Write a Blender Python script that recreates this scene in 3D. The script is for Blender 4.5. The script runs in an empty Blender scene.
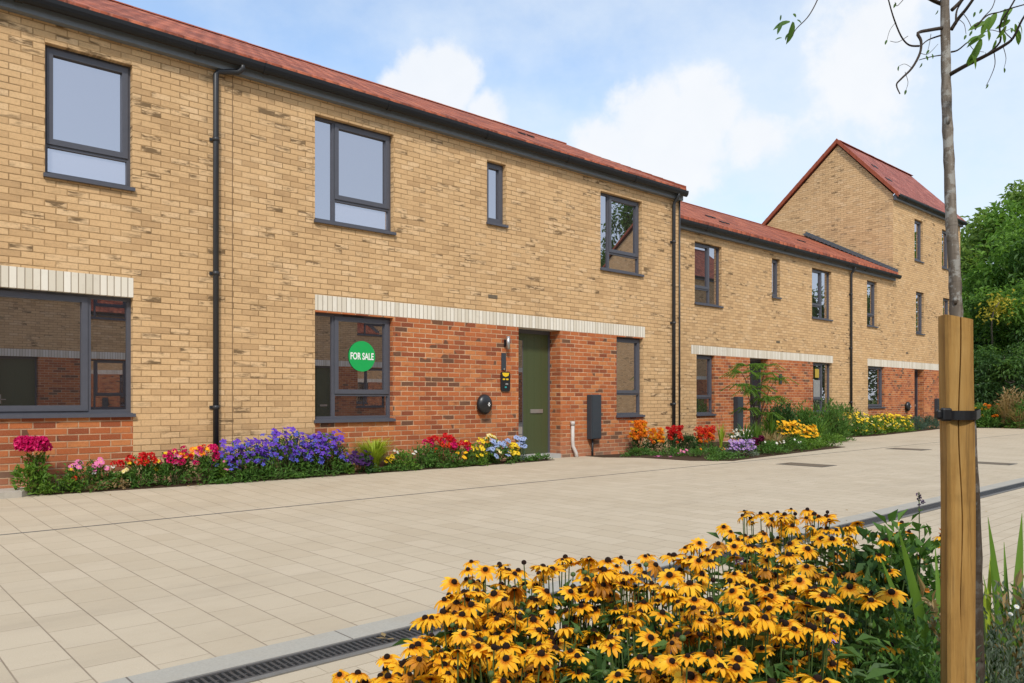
import bpy, math, random
import numpy as np
from mathutils import Vector, Matrix, Euler
random.seed(7); rng = np.random.default_rng(11)
C = bpy.context.scene.collection
scene = bpy.context.scene
PI = math.pi
# ------------------------------------------------------------------ camera frame
F_PX, CS, SN, CAMH = 777.0, 0.66868, 0.74355, 1.08
def PX(px, Y):                      # distance along the street of a point at depth Y seen at column px
    u = (px-512)/F_PX
    return Y*(CS+SN*u)/(SN-CS*u)
def at(px, py, t):                  # point seen at (px, py), t metres in front of the camera
    u = (px-512)/F_PX
    return Vector(((CS+SN*u)*t, (SN-CS*u)*t, CAMH+(399-py)*t/F_PX))
def rise(x, y):                     # the forecourt climbs a few centimetres to the first house
    r = min(max(0.075-0.006*x, 0.0), 0.06)
    return r*min(max((y-7.3)/2.5, 0), 1)

# ------------------------------------------------------------------ objects
def tag(o, label=None, cat=None, group=None, kind=None):
    if label: o['label'] = label
    if cat: o['category'] = cat
    if group: o['group'] = group
    if kind: o['kind'] = kind
    return o
def empty(name, loc=(0,0,0), rz=0, label=None, cat=None, group=None):
    o = bpy.data.objects.new(name, None); C.objects.link(o)
    o.location = loc; o.rotation_euler = (0,0,rz); o.empty_display_size = .1
    return tag(o, label, cat, group)
def link(name, me, parent=None, loc=None):
    o = bpy.data.objects.new(name, me); C.objects.link(o)
    if parent is not None: o.parent = parent
    if loc is not None: o.location = loc
    return o
def rel(parent):                    # world position of a parent before the depsgraph runs
    p = Vector((0,0,0))
    while parent is not None:
        p += parent.location; parent = parent.parent
    return p

class MB:
    def __init__(s): s.v=[]; s.f=[]; s.m=[]; s.sm=[]
    def quad(s, a,b,c,d, m=0, sm=False):
        i=len(s.v); s.v += [tuple(a),tuple(b),tuple(c),tuple(d)]; s.f.append((i,i+1,i+2,i+3)); s.m.append(m); s.sm.append(sm)
    def poly(s, pts, m=0):
        i=len(s.v); s.v += [tuple(p) for p in pts]; s.f.append(tuple(range(i,i+len(pts)))); s.m.append(m); s.sm.append(False)
    def box(s, x0,x1,y0,y1,z0,z1, m=0):
        x0,x1=min(x0,x1),max(x0,x1); y0,y1=min(y0,y1),max(y0,y1); z0,z1=min(z0,z1),max(z0,z1)
        i=len(s.v)
        s.v += [(x0,y0,z0),(x1,y0,z0),(x1,y1,z0),(x0,y1,z0),(x0,y0,z1),(x1,y0,z1),(x1,y1,z1),(x0,y1,z1)]
        for q in ((0,3,2,1),(4,5,6,7),(0,1,5,4),(1,2,6,5),(2,3,7,6),(3,0,4,7)):
            s.f.append(tuple(i+k for k in q)); s.m.append(m); s.sm.append(False)
    def tube(s, pts, radii, n=6, m=0, cap=True):
        pts=[Vector(p) for p in pts]
        if not hasattr(radii,'__len__'): radii=[radii]*len(pts)
        i0=len(s.v); K=len(pts)
        up=None
        for k,p in enumerate(pts):
            d=(pts[min(k+1,K-1)]-pts[max(k-1,0)])
            if d.length<1e-9: d=Vector((0,0,1))
            d.normalize()
            if up is None: up = d.orthogonal().normalized()
            up=(up-d*up.dot(d))
            if up.length<1e-6: up=d.orthogonal()
            up.normalize(); w=d.cross(up)
            for j in range(n):
                a=2*PI*j/n
                s.v.append(tuple(p+(up*math.cos(a)+w*math.sin(a))*radii[k]))
        for k in range(K-1):
            for j in range(n):
                a=i0+k*n+j; b=i0+k*n+(j+1)%n
                s.f.append((a,b,b+n,a+n)); s.m.append(m); s.sm.append(True)
        if cap:
            s.f.append(tuple(i0+(n-1-j) for j in range(n))); s.m.append(m); s.sm.append(False)
            s.f.append(tuple(i0+(K-1)*n+j for j in range(n))); s.m.append(m); s.sm.append(False)
    def lathe(s, prof, n=12, M=Matrix(), m=0):      # prof: (r, z)
        i0=len(s.v)
        for r,z in prof:
            for j in range(n):
                a=2*PI*j/n; s.v.append(tuple(M@Vector((r*math.cos(a),r*math.sin(a),z))))
        for k in range(len(prof)-1):
            for j in range(n):
                a=i0+k*n+j; b=i0+k*n+(j+1)%n
                s.f.append((a,b,b+n,a+n)); s.m.append(m); s.sm.append(True)
    def prism(s, outline, axis_pts, m=0):           # extrude a closed outline of points by a vector
        n=len(outline); i=len(s.v); e=Vector(axis_pts)
        s.v += [tuple(p) for p in outline]+[tuple(Vector(p)+e) for p in outline]
        s.f.append(tuple(range(i+n-1,i-1,-1))); s.m.append(m); s.sm.append(False)
        s.f.append(tuple(range(i+n,i+2*n))); s.m.append(m); s.sm.append(False)
        for k in range(n):
            a=i+k; b=i+(k+1)%n
            s.f.append((a,b,b+n,a+n)); s.m.append(m); s.sm.append(False)
    def leaves(s, pos, dirs, nor, length, width, m=0, fold=.25, bend=.2):
        # two folded triangles+tip per leaf: base, left, right, tip
        pos=np.asarray(pos,float); d=np.asarray(dirs,float); n_=np.asarray(nor,float)
        d/= np.linalg.norm(d,axis=1,keepdims=True)+1e-9
        w=np.cross(d,n_); w/= np.linalg.norm(w,axis=1,keepdims=True)+1e-9
        n_=np.cross(w,d)
        N=len(pos); L=np.broadcast_to(np.asarray(length,float),(N,))[:,None]; Wd=np.broadcast_to(np.asarray(width,float),(N,))[:,None]
        base=pos; mid=pos+d*L*.45; tip=pos+d*L-n_*L*bend
        lf=mid+w*Wd*.5+n_*Wd*fold; rt=mid-w*Wd*.5+n_*Wd*fold
        i=len(s.v)
        allv=np.stack([base,lf,tip,rt],1).reshape(-1,3)
        s.v += [tuple(x) for x in allv.tolist()]
        for k in range(N):
            q=i+4*k
            s.f.append((q,q+1,q+2)); s.f.append((q,q+2,q+3))
        s.m += [m]*(2*N); s.sm += [False]*(2*N)
    def mesh(s, name, mats):
        me=bpy.data.meshes.new(name); me.from_pydata(s.v,[],s.f)
        if not isinstance(mats,(list,tuple)): mats=[mats]
        for mt in mats: me.materials.append(mt)
        me.polygons.foreach_set('material_index', s.m)
        me.polygons.foreach_set('use_smooth', s.sm)
        me.update(); return me
    def build(s, name, mats, parent=None, world=True):
        if world and parent is not None:
            p=rel(parent); s.v=[(a-p.x,b-p.y,c-p.z) for a,b,c in s.v]
        return link(name, s.mesh(name,mats), parent)

# ------------------------------------------------------------------ materials
class NT:
    def __init__(s, name):
        s.mat=bpy.data.materials.new(name); s.mat.use_nodes=True; s.t=s.mat.node_tree
        s.b=s.t.nodes['Principled BSDF']; s.out=s.t.nodes['Material Output']
    def n(s, typ, **kw):
        nd=s.t.nodes.new(typ)
        for k,v in kw.items(): setattr(nd,k,v)
        return nd
    def put(s, sock, v):
        if hasattr(v,'links') or isinstance(v,bpy.types.NodeSocket): s.t.links.new(v,sock)
        elif v is not None: sock.default_value=v
    def math(s, op, a, b=None, c=None):
        nd=s.n('ShaderNodeMath',operation=op)
        s.put(nd.inputs[0],a); s.put(nd.inputs[1],b); s.put(nd.inputs[2],c)
        return nd.outputs[0]
    def mix(s, f, a, b, blend='MIX'):
        nd=s.n('ShaderNodeMix',data_type='RGBA',blend_type=blend)
        s.put(nd.inputs[0],f); s.put(nd.inputs[6],a); s.put(nd.inputs[7],b)
        return nd.outputs[2]
    def ramp(s, f, stops, interp='LINEAR'):
        nd=s.n('ShaderNodeValToRGB'); cr=nd.color_ramp; cr.interpolation=interp
        while len(cr.elements)<len(stops): cr.elements.new(.5)
        for e,(p,col) in zip(cr.elements,stops):
            e.position=p; e.color=(*col,1) if len(col)==3 else col
        s.put(nd.inputs[0],f); return nd.outputs[0]
    def noise(s, vec, scale, detail=3, rough=.55, out=0):
        nd=s.n('ShaderNodeTexNoise'); s.put(nd.inputs['Vector'],vec); nd.inputs['Scale'].default_value=scale
        nd.inputs['Detail'].default_value=detail; nd.inputs['Roughness'].default_value=rough
        return nd.outputs[out]
    def comb(s,x,y,z):
        nd=s.n('ShaderNodeCombineXYZ'); s.put(nd.inputs[0],x); s.put(nd.inputs[1],y); s.put(nd.inputs[2],z); return nd.outputs[0]
    def sep(s,v):
        nd=s.n('ShaderNodeSeparateXYZ'); s.put(nd.inputs[0],v); return nd.outputs
    def smooth(s, v, lo, hi):
        nd=s.n('ShaderNodeMapRange',interpolation_type='SMOOTHSTEP')
        s.put(nd.inputs[0],v); nd.inputs[1].default_value=lo; nd.inputs[2].default_value=hi
        return nd.outputs[0]
    def white(s, vec):
        nd=s.n('ShaderNodeTexWhiteNoise',noise_dimensions='3D'); s.put(nd.inputs[0],vec); return nd.outputs
    def bump(s, h, strength=.5, dist=.01):
        nd=s.n('ShaderNodeBump'); nd.inputs['Strength'].default_value=strength; nd.inputs['Distance'].default_value=dist
        s.put(nd.inputs['Height'],h); s.t.links.new(nd.outputs[0],s.b.inputs['Normal'])
    def fin(s, col, rough=.8, spec=.3, metal=0):
        s.put(s.b.inputs['Base Color'], col if not isinstance(col,tuple) else ((*col,1) if len(col)==3 else col))
        s.put(s.b.inputs['Roughness'],rough); s.b.inputs['Specular IOR Level'].default_value=spec
        s.b.inputs['Metallic'].default_value=metal
        return s.mat

def wall_coords(N):
    g=N.n('ShaderNodeNewGeometry'); x,y,z=N.sep(g.outputs['Position'])
    nx,ny,nz=N.sep(g.outputs['True Normal'])
    k=N.math('GREATER_THAN',N.math('ABSOLUTE',nx),.7)
    al=N.math('ADD',N.math('MULTIPLY',x,N.math('SUBTRACT',1,k)),N.math('MULTIPLY',y,k))
    return g,al,z

def brick_mat(name, stops, mortar, smudge, smudge_amt, dark_stop=None, bl=.225, bh=.075, joint=.006, mort_dark=None):
    N=NT(name); g,al,z=wall_coords(N)
    row=N.math('FLOOR',N.math('DIVIDE',z,bh))
    off=N.math('MULTIPLY',N.math('FLOORED_MODULO',row,2),.5)
    q=N.math('ADD',N.math('DIVIDE',al,bl),off)
    col=N.math('FLOOR',q)
    fx=N.math('MULTIPLY',N.math('FRACT',q),bl); fz=N.math('MULTIPLY',N.math('FRACT',N.math('DIVIDE',z,bh)),bh)
    # slightly irregular arrises
    P=g.outputs['Position']
    wob=N.math('MULTIPLY',N.math('SUBTRACT',N.noise(P,55,2),.5),.006)
    ex=N.math('ADD',N.math('MINIMUM',fx,N.math('SUBTRACT',bl,fx)),wob)
    ez=N.math('ADD',N.math('MINIMUM',fz,N.math('SUBTRACT',bh,fz)),wob)
    e=N.math('MINIMUM',ex,ez)
    brick=N.smooth(e,joint-.003,joint+.003)
    idv=N.comb(row,col,3.7); wn=N.white(idv); r1=wn[0]; rc=N.sep(wn[1])
    base=N.ramp(r1,stops)
    # soft mottling inside each brick
    mott=N.noise(P,38,4,.7); base=N.mix(N.math('MULTIPLY',N.smooth(mott,.42,.75),.55),base,N.mix(.62,base,(*smudge,1)))
    base=N.mix(N.math('MULTIPLY',N.smooth(N.noise(P,160,2),.5,.85),.30),base,(.9,.75,.5,1))
    # dark burnt drag marks, long in the course direction
    sv=N.comb(N.math('MULTIPLY',al,3.2),N.math('MULTIPLY',z,15),N.math('MULTIPLY',rc[1],1.5))
    sm=N.smooth(N.noise(sv,1.15,5,.68),.50-smudge_amt*.04,.72-smudge_amt*.04)
    clus=N.smooth(N.noise(P,1.1,3,.6),.38,.68)
    pick=N.math('ADD',.14,N.math('MULTIPLY',N.smooth(rc[0],.70,.86),1.0))
    sm=N.math('MULTIPLY',N.math('MULTIPLY',sm,pick),N.math('ADD',.22,N.math('MULTIPLY',clus,.95)))
    base=N.mix(N.math('MINIMUM',N.math('MULTIPLY',sm,smudge_amt*1.15),.92),base,(*[v*.42 for v in smudge],1))
    if dark_stop:
        dk=N.smooth(N.math('ADD',rc[2],N.math('MULTIPLY',N.math('SUBTRACT',clus,.5),.16)),dark_stop,dark_stop+.01)
        base=N.mix(N.math('MULTIPLY',dk,.88),base,N.mix(mott,(.060,.036,.026,1),(.16,.085,.05,1)))
    mcol=N.mix(N.smooth(N.noise(P,4.5,4,.65),.3,.7),(*[v*1.25 for v in mortar],1),(*[v*.70 for v in mortar],1)); mcol=N.mix(N.math('MULTIPLY',N.smooth(N.noise(P,2.1,3),.45,.7),.45),mcol,base)
    # large scale weathering
    lw=N.noise(P,.55,4,.6)
    colr=N.mix(brick,mcol,base)
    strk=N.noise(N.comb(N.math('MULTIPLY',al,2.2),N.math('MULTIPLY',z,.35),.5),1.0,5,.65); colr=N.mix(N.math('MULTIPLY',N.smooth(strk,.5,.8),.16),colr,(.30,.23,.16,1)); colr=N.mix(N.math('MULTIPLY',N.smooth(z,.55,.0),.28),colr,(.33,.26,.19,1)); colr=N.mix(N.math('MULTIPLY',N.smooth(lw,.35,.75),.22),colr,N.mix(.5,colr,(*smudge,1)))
    hgt=N.math('ADD',brick,N.math('MULTIPLY',N.noise(P,120,3),.35))
    hgt=N.math('ADD',hgt,N.math('MULTIPLY',r1,.25))
    N.bump(hgt,.55,.006)
    return N.fin(colr,.88,.2)

M={}
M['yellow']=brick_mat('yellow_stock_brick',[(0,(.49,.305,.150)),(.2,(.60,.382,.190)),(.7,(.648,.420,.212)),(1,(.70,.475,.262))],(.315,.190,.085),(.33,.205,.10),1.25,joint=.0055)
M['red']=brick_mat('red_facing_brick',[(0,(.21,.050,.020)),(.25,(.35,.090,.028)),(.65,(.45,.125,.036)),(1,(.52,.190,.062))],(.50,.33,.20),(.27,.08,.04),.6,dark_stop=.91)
def soldier():
    N=NT('white_soldier_brick'); g,al,z=wall_coords(N); P=g.outputs['Position']
    q=N.math('DIVIDE',al,.075); f=N.math('FRACT',q); e=N.math('MULTIPLY',N.math('MINIMUM',f,N.math('SUBTRACT',1,f)),.075)
    br=N.smooth(e,.0025,.006); r=N.white(N.comb(N.math('FLOOR',q),1,2))[0]
    c=N.ramp(r,[(0,(.60,.54,.43)),(.5,(.70,.64,.53)),(1,(.76,.71,.61))])
    c=N.mix(N.math('MULTIPLY',N.smooth(N.noise(P,14,4,.7),.5,.8),.4),c,(.50,.43,.33,1))
    N.bump(N.math('ADD',br,N.math('MULTIPLY',N.noise(P,100,3),.25)),.5,.006)
    return N.fin(N.mix(br,(.25,.19,.13,1),c),.8,.25)
M['soldier']=soldier()
def plain(name,col,rough=.5,spec=.4,metal=0,var=.12,scale=12,bump=0):
    N=NT(name); g=N.n('ShaderNodeNewGeometry'); P=g.outputs['Position']
    n=N.noise(P,scale,4,.6)
    c=N.mix(n,(*[v*(1-var) for v in col],1),(*[min(1,v*(1+var)) for v in col],1))
    if bump: N.bump(N.noise(P,scale*6,3),bump,.003)
    r=N.math('ADD',rough-.06,N.math('MULTIPLY',N.noise(P,scale*1.7,3),.12))
    return N.fin(c,r,spec,metal)
M['frame']=plain('anthracite_frame',(.078,.080,.096),.42,.4)
M['fascia']=plain('slate_grey_fascia',(.150,.165,.180),.5,.35)
M['gutter']=plain('black_gutter',(.010,.0105,.012),.45,.35)
M['pipe']=plain('dark_grey_downpipe',(.030,.031,.034),.42,.4)
M['black']=plain('black_plastic',(.014,.014,.015),.35,.5)
M['metbox']=plain('dark_slate_box',(.035,.043,.052),.45,.4)
M['steel']=plain('brushed_steel',(.45,.44,.42),.35,.5,.8)
M['pvc']=plain('pale_grey_pipe',(.50,.46,.42),.5,.4)
M['doorgreen']=plain('olive_green_door',(.060,.076,.031),.42,.4,var=.06,scale=4)
M['doordark']=plain('dark_navy_door',(.016,.020,.028),.4,.4)
M['fadedyellow']=plain('faded_yellow_print',(.42,.30,.05),.6,.2)
M['greensign']=plain('green_sticker',(.008,.34,.075),.45,.4,var=.05)
M['white']=plain('white_lettering',(.80,.80,.78),.5,.3,var=.03)
M['yellowcard']=plain('yellow_card',(.75,.50,.02),.5,.3,var=.04)
M['teal']=plain('teal_print',(.03,.30,.30),.5,.3,var=.05)
M['papers']=plain('white_paper',(.26,.26,.25),.6,.2,var=.2)
M['lead']=plain('lead_flashing',(.085,.09,.10),.55,.4,var=.25)
M['soil']=plain('bark_mulch_soil',(.060,.038,.023),.95,.1,var=.6,scale=40,bump=.9)
M['stone']=plain('pale_slab',(.40,.36,.30),.85,.25,var=.2,scale=14,bump=.25)
M['iron']=plain('rusty_cover',(.15,.115,.075),.7,.3,var=.4,scale=20,bump=.5)
M['grate']=plain('grey_cast_grate',(.050,.050,.050),.5,.45,var=.3,scale=30)
M['pit']=plain('drain_trough',(.012,.012,.013),.9,.1)
M['slot']=plain('slot_drain_edge',(.16,.15,.135),.75,.25,var=.3)
M['land']=plain('far_ground',(.10,.11,.045),.95,.1,var=.5,scale=.6)
M['rubber']=plain('black_rubber_strap',(.010,.010,.011),.5,.4)
M['verge']=plain('terracotta_verge',(.28,.070,.034),.7,.25,var=.25,scale=9)
M['room']=plain('dim_interior',(.03,.028,.026),.9,.1)
M['skirtd']=plain('brown_joint_sealant',(.16,.10,.055),.8,.1)
M['skirt']=plain('grey_threshold',(.36,.35,.33),.6,.3)

def glass(name, refl, tint, dark):
    N=NT(name); g=N.n('ShaderNodeNewGeometry'); P=g.outputs['Position']
    gl=N.n('ShaderNodeBsdfGlossy'); gl.inputs['Roughness'].default_value=.0; gl.inputs['Color'].default_value=(*tint,1)
    bp=N.n('ShaderNodeBump'); bp.inputs['Strength'].default_value=.05; bp.inputs['Distance'].default_value=.004
    N.put(bp.inputs['Height'],N.noise(P,1.6,1)); N.t.links.new(bp.outputs[0],gl.inputs['Normal'])
    df=N.n('ShaderNodeBsdfDiffuse'); df.inputs['Color'].default_value=(*dark,1)
    lw=N.n('ShaderNodeLayerWeight'); lw.inputs[0].default_value=.35
    f=N.math('MINIMUM',N.math('ADD',refl,N.math('MULTIPLY',lw.outputs['Fresnel'],.6)),.95)
    mx=N.n('ShaderNodeMixShader'); N.put(mx.inputs[0],f); N.t.links.new(df.outputs[0],mx.inputs[1]); N.t.links.new(gl.outputs[0],mx.inputs[2])
    N.t.links.new(mx.outputs[0],N.out.inputs['Surface'])
    return N.mat
M['glass']=glass('window_glass',.47,(.96,.93,.985),(.030,.026,.024))
M['obscure']=glass('obscured_glass',.42,(.97,.94,1.0),(.20,.20,.23))

def tile_mat(name, pitch_sin, stops):
    N=NT(name); g,al,z=wall_coords(N); P=g.outputs['Position']
    x,y,z=N.sep(P)
    rz=N.math('DIVIDE',z,.29*pitch_sin); row=N.math('FLOOR',rz)
    q=N.math('ADD',N.math('DIVIDE',x,.21),N.math('MULTIPLY',N.math('FLOORED_MODULO',row,2),.5)); col=N.math('FLOOR',q)
    fr=N.math('FRACT',rz); fc=N.math('FRACT',q)
    r=N.white(N.comb(row,col,1.3))[0]
    c=N.ramp(r,stops)
    c=N.mix(N.math('MULTIPLY',N.smooth(N.noise(P,5,4,.65),.5,.75),.35),c,(.16,.07,.05,1))
    prof=N.math('SINE',N.math('MULTIPLY',fc,PI))
    h=N.math('ADD',N.math('MULTIPLY',prof,.7),N.math('MULTIPLY',N.math('SUBTRACT',1,fr),1.0))
    N.bump(h,1.0,.035)
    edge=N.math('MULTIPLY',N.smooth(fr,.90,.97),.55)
    c=N.mix(edge,c,(.10,.035,.022,1)); gap=N.math('SUBTRACT',1,N.smooth(N.math('MINIMUM',fc,N.math('SUBTRACT',1,fc)),.03,.16)); c=N.mix(N.math('MULTIPLY',gap,.6),c,(.13,.045,.028,1)); c=N.mix(N.math('MULTIPLY',N.smooth(N.math('MULTIPLY',prof,fr),.45,.8),.30),c,(.46,.19,.13,1))  # darker course edges and gaps; crest highlight painted into the tile colour
    c=N.mix(N.math('MULTIPLY',N.smooth(N.noise(P,16,4,.75),.48,.62),.45),c,(.14,.045,.03,1)); c=N.mix(N.math('MULTIPLY',N.smooth(N.noise(P,23,4,.75),.52,.66),.40),c,(.52,.22,.14,1))
    return N.fin(c,.78,.2)
M['tile']=tile_mat('red_clay_tile',.47,[(0,(.17,.042,.022)),(.5,(.33,.080,.038)),(1,(.46,.135,.065))])
M['tile_far']=tile_mat('plum_clay_tile',.75,[(0,(.20,.062,.055)),(.5,(.30,.090,.075)),(1,(.40,.140,.110))])

def paving(name, row_w, len_, stops, joint_col, joint=.003, along='Y', sx=0, sy=0):
    N=NT(name); g=N.n('ShaderNodeNewGeometry'); P=g.outputs['Position']; x,y,z=N.sep(P)
    a,b=(x,y) if along=='Y' else (y,x)
    q=N.math('DIVIDE',N.math('ADD',a,sx),row_w); row=N.math('FLOOR',q); fr=N.math('FRACT',q)
    p=N.math('ADD',N.math('DIVIDE',N.math('ADD',b,sy),len_),N.math('MULTIPLY',N.math('FLOORED_MODULO',row,2),.5))
    col=N.math('FLOOR',p); fp=N.math('FRACT',p)
    e1=N.math('MULTIPLY',N.math('MINIMUM',fr,N.math('SUBTRACT',1,fr)),row_w)
    e2=N.math('MULTIPLY',N.math('MINIMUM',fp,N.math('SUBTRACT',1,fp)),len_)
    wob=N.math('MULTIPLY',N.math('SUBTRACT',N.noise(P,40,2),.5),.0025)
    j1=N.smooth(N.math('ADD',e1,wob),joint*.5,joint*1.5); j2=N.smooth(N.math('ADD',N.math('MULTIPLY',e2,1.5),wob),joint*.5,joint*1.5)
    slab=N.math('MINIMUM',j1,j2)
    wn=N.white(N.comb(row,col,5.1))
    c=N.ramp(wn[0],stops)
    c=N.mix(N.math('MULTIPLY',N.smooth(N.noise(P,220,2,.6),.56,.74),.45),c,(.30,.235,.15,1))
    c=N.mix(N.math('MULTIPLY',N.smooth(N.noise(P,150,2,.6),.60,.78),.35),c,(.80,.72,.58,1))
    c=N.mix(N.math('MULTIPLY',N.smooth(N.noise(P,.9,5,.65),.42,.75),.30),c,(.36,.285,.19,1))
    c=N.mix(N.math('MULTIPLY',N.smooth(N.noise(P,6,5,.7),.52,.8),.22),c,(.34,.27,.19,1))
    st=N.noise(N.comb(N.math('MULTIPLY',x,.22),N.math('MULTIPLY',y,1.5),0.0),1.2,6,.62)
    c=N.mix(N.math('MULTIPLY',N.smooth(st,.50,.72),.26),c,(.30,.245,.18,1))
    c=N.mix(N.math('MULTIPLY',N.smooth(N.noise(P,2.2,6,.7),.60,.75),.30),c,(.27,.215,.15,1))
    vo=N.n('ShaderNodeTexVoronoi'); N.put(vo.inputs['Vector'],P); vo.inputs['Scale'].default_value=2.3
    c=N.mix(N.math('MULTIPLY',N.math('SUBTRACT',1,N.smooth(vo.outputs['Distance'],.015,.045)),.40),c,(.17,.135,.10,1))
    jn=N.smooth(N.noise(P,1.7,3),.35,.65)
    slab=N.math('MAXIMUM',slab,N.math('MULTIPLY',jn,.35))
    c=N.mix(slab,(*joint_col,1),c)
    h=N.math('ADD',slab,N.math('MULTIPLY',N.noise(P,200,3),.25)); h=N.math('ADD',h,N.math('MULTIPLY',wn[0],.12))
    N.bump(h,.45,.004)
    return N.fin(c,.82,.25)
PST=[(0,(.465,.384,.272)),(.3,(.485,.404,.289)),(.7,(.495,.413,.297)),(1,(.51,.426,.308))]
M['pave']=paving('buff_paving',.225,.318,PST,(.24,.185,.13),.0030,'Y',-.129+.0,-.13)
M['block']=paving('buff_block_paving',.12,.24,PST,(.26,.20,.13),.0025,'X',0,.05)
M['kerb']=paving('grey_granite_kerb',1.2,.9,[(0,(.36,.34,.31)),(1,(.43,.41,.37))],(.16,.14,.12),.003,'Y',0,0)
def kerbmat():
    N=NT('grey_granite_border'); g=N.n('ShaderNodeNewGeometry'); P=g.outputs['Position']; x,y,z=N.sep(P)
    f=N.math('FRACT',N.math('DIVIDE',x,.9)); e=N.math('MULTIPLY',N.math('MINIMUM',f,N.math('SUBTRACT',1,f)),.9)
    c=N.mix(N.noise(P,90,4,.7),(.29,.27,.23,1),(.45,.42,.35,1))
    c=N.mix(N.math('MULTIPLY',N.smooth(N.noise(P,3,4),.5,.8),.4),c,(.36,.31,.23,1))
    N.bump(N.noise(P,150,3),.3,.003)
    return N.fin(N.mix(N.smooth(e,.002,.005),(.13,.11,.09,1),c),.8,.3)
M['kerb']=kerbmat()

def wood(name, c0, c1, c2, knots=True):
    N=NT(name); tc=N.n('ShaderNodeTexCoord'); x,y,z=N.sep(tc.outputs['Object'])
    v=N.comb(N.math('MULTIPLY',x,22),N.math('MULTIPLY',y,22),N.math('MULTIPLY',z,1.6))
    n=N.noise(v,2.2,6,.68); n2=N.noise(tc.outputs['Object'],9,4,.65)
    c=N.ramp(n,[(.25,c0),(.5,c1),(.8,c2)])
    c=N.mix(N.math('MULTIPLY',N.smooth(n2,.5,.78),.45),c,(*[k*.5 for k in c0],1))
    if not knots: ring=N.noise(N.comb(N.math('MULTIPLY',x,14),N.math('MULTIPLY',y,14),N.math('MULTIPLY',z,120)),1.0,3,.6); c=N.mix(N.math('MULTIPLY',N.smooth(ring,.56,.70),.55),c,(.05,.037,.027,1)); c=N.mix(N.math('MULTIPLY',N.smooth(N.noise(tc.outputs['Object'],34,4,.7),.50,.62),.6),c,(.40,.39,.35,1)); c=N.mix(N.smooth(z,1.15,.75),c,N.mix(.72,c,(.030,.018,.010,1)))  # shade on the lower trunk is painted into the bark colour
    if knots: c=N.mix(N.math('MULTIPLY',N.smooth(N.noise(tc.outputs['Object'],3.5,4,.6),.45,.8),.45),c,(.23,.14,.05,1))
    if knots:
        vo=N.n('ShaderNodeTexVoronoi'); N.put(vo.inputs['Vector'],N.comb(N.math('MULTIPLY',x,9),N.math('MULTIPLY',y,9),N.math('MULTIPLY',z,4.5))); vo.inputs['Scale'].default_value=1.0
        c=N.mix(N.math('MULTIPLY',N.smooth(N.noise(N.comb(N.math('MULTIPLY',x,60),N.math('MULTIPLY',y,60),N.math('MULTIPLY',z,2.5)),1.5,4,.7),.52,.66),.5),c,(.13,.07,.022,1)); k=N.math('SUBTRACT',1,N.smooth(vo.outputs['Distance'],.08,.19)); c=N.mix(N.math('MULTIPLY',k,.75),c,(.10,.04,.012,1))
    N.bump(n,.5,.004)
    return N.fin(c,.75,.25)
M['stake']=wood('treated_softwood',(.23,.112,.026),(.37,.200,.052),(.48,.290,.095))
M['bark']=wood('young_bark',(.055,.042,.030),(.16,.128,.096),(.34,.30,.25),False)
M['twig']=plain('twig',(.050,.036,.026),.8,.2,var=.3,scale=60)

def leaf_mat(name, c0, c1, c2, trans=.3, rough=.55):
    N=NT(name); g=N.n('ShaderNodeNewGeometry')
    c=N.ramp(g.outputs['Random Per Island'],[(0,c0),(.5,c1),(1,c2)])
    c=N.mix(N.math('MULTIPLY',N.noise(g.outputs['Position'],1.3,3),.35),c,(*[k*.55 for k in c0],1))
    N.fin(c,rough,.3)
    tr=N.n('ShaderNodeBsdfTranslucent'); N.put(tr.inputs[0],N.mix(.5,c,(c2[0]*1.3,c2[1]*1.35,c2[2]*.6,1)))
    mx=N.n('ShaderNodeMixShader'); mx.inputs[0].default_value=trans
    N.t.links.new(N.b.outputs[0],mx.inputs[1]); N.t.links.new(tr.outputs[0],mx.inputs[2]); N.t.links.new(mx.outputs[0],N.out.inputs['Surface'])
    return N.mat
M['leaf']=leaf_mat('mid_green_leaf',(.052,.125,.022),(.088,.195,.034),(.14,.27,.048))
M['leafd']=leaf_mat('dark_green_leaf',(.024,.064,.017),(.042,.100,.025),(.070,.145,.036))
M['leafm']=leaf_mat('susan_leaf',(.036,.088,.020),(.064,.142,.030),(.115,.215,.050))
M['leafl']=leaf_mat('bright_green_leaf',(.075,.17,.020),(.13,.25,.030),(.19,.32,.045))
M['lime']=leaf_mat('lime_blade',(.24,.34,.020),(.36,.47,.035),(.46,.56,.07))
M['leafy']=leaf_mat('yellow_leaf',(.36,.30,.025),(.45,.38,.035),(.50,.45,.06))
M['grey']=leaf_mat('grey_green_leaf',(.085,.12,.075),(.14,.18,.12),(.23,.27,.20))
M['blue']=leaf_mat('blue_green_leaf',(.045,.095,.065),(.075,.135,.095),(.11,.18,.12))
M['dry']=leaf_mat('dry_stalk',(.26,.17,.07),(.36,.25,.11),(.45,.34,.18))
M['tree1']=leaf_mat('street_tree_leaf',(.085,.175,.026),(.140,.270,.042),(.21,.36,.06),.45)
M['tree2']=leaf_mat('deep_green_tree_leaf',(.045,.110,.026),(.080,.170,.036),(.13,.24,.048),.4)  # leaf of the darker green trees
M['tree3']=leaf_mat('pale_tree_leaf',(.12,.195,.042),(.18,.275,.058),(.26,.37,.085),.45)
M['stem']=plain('green_stem',(.065,.105,.026),.6,.3,var=.3,scale=50)
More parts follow.
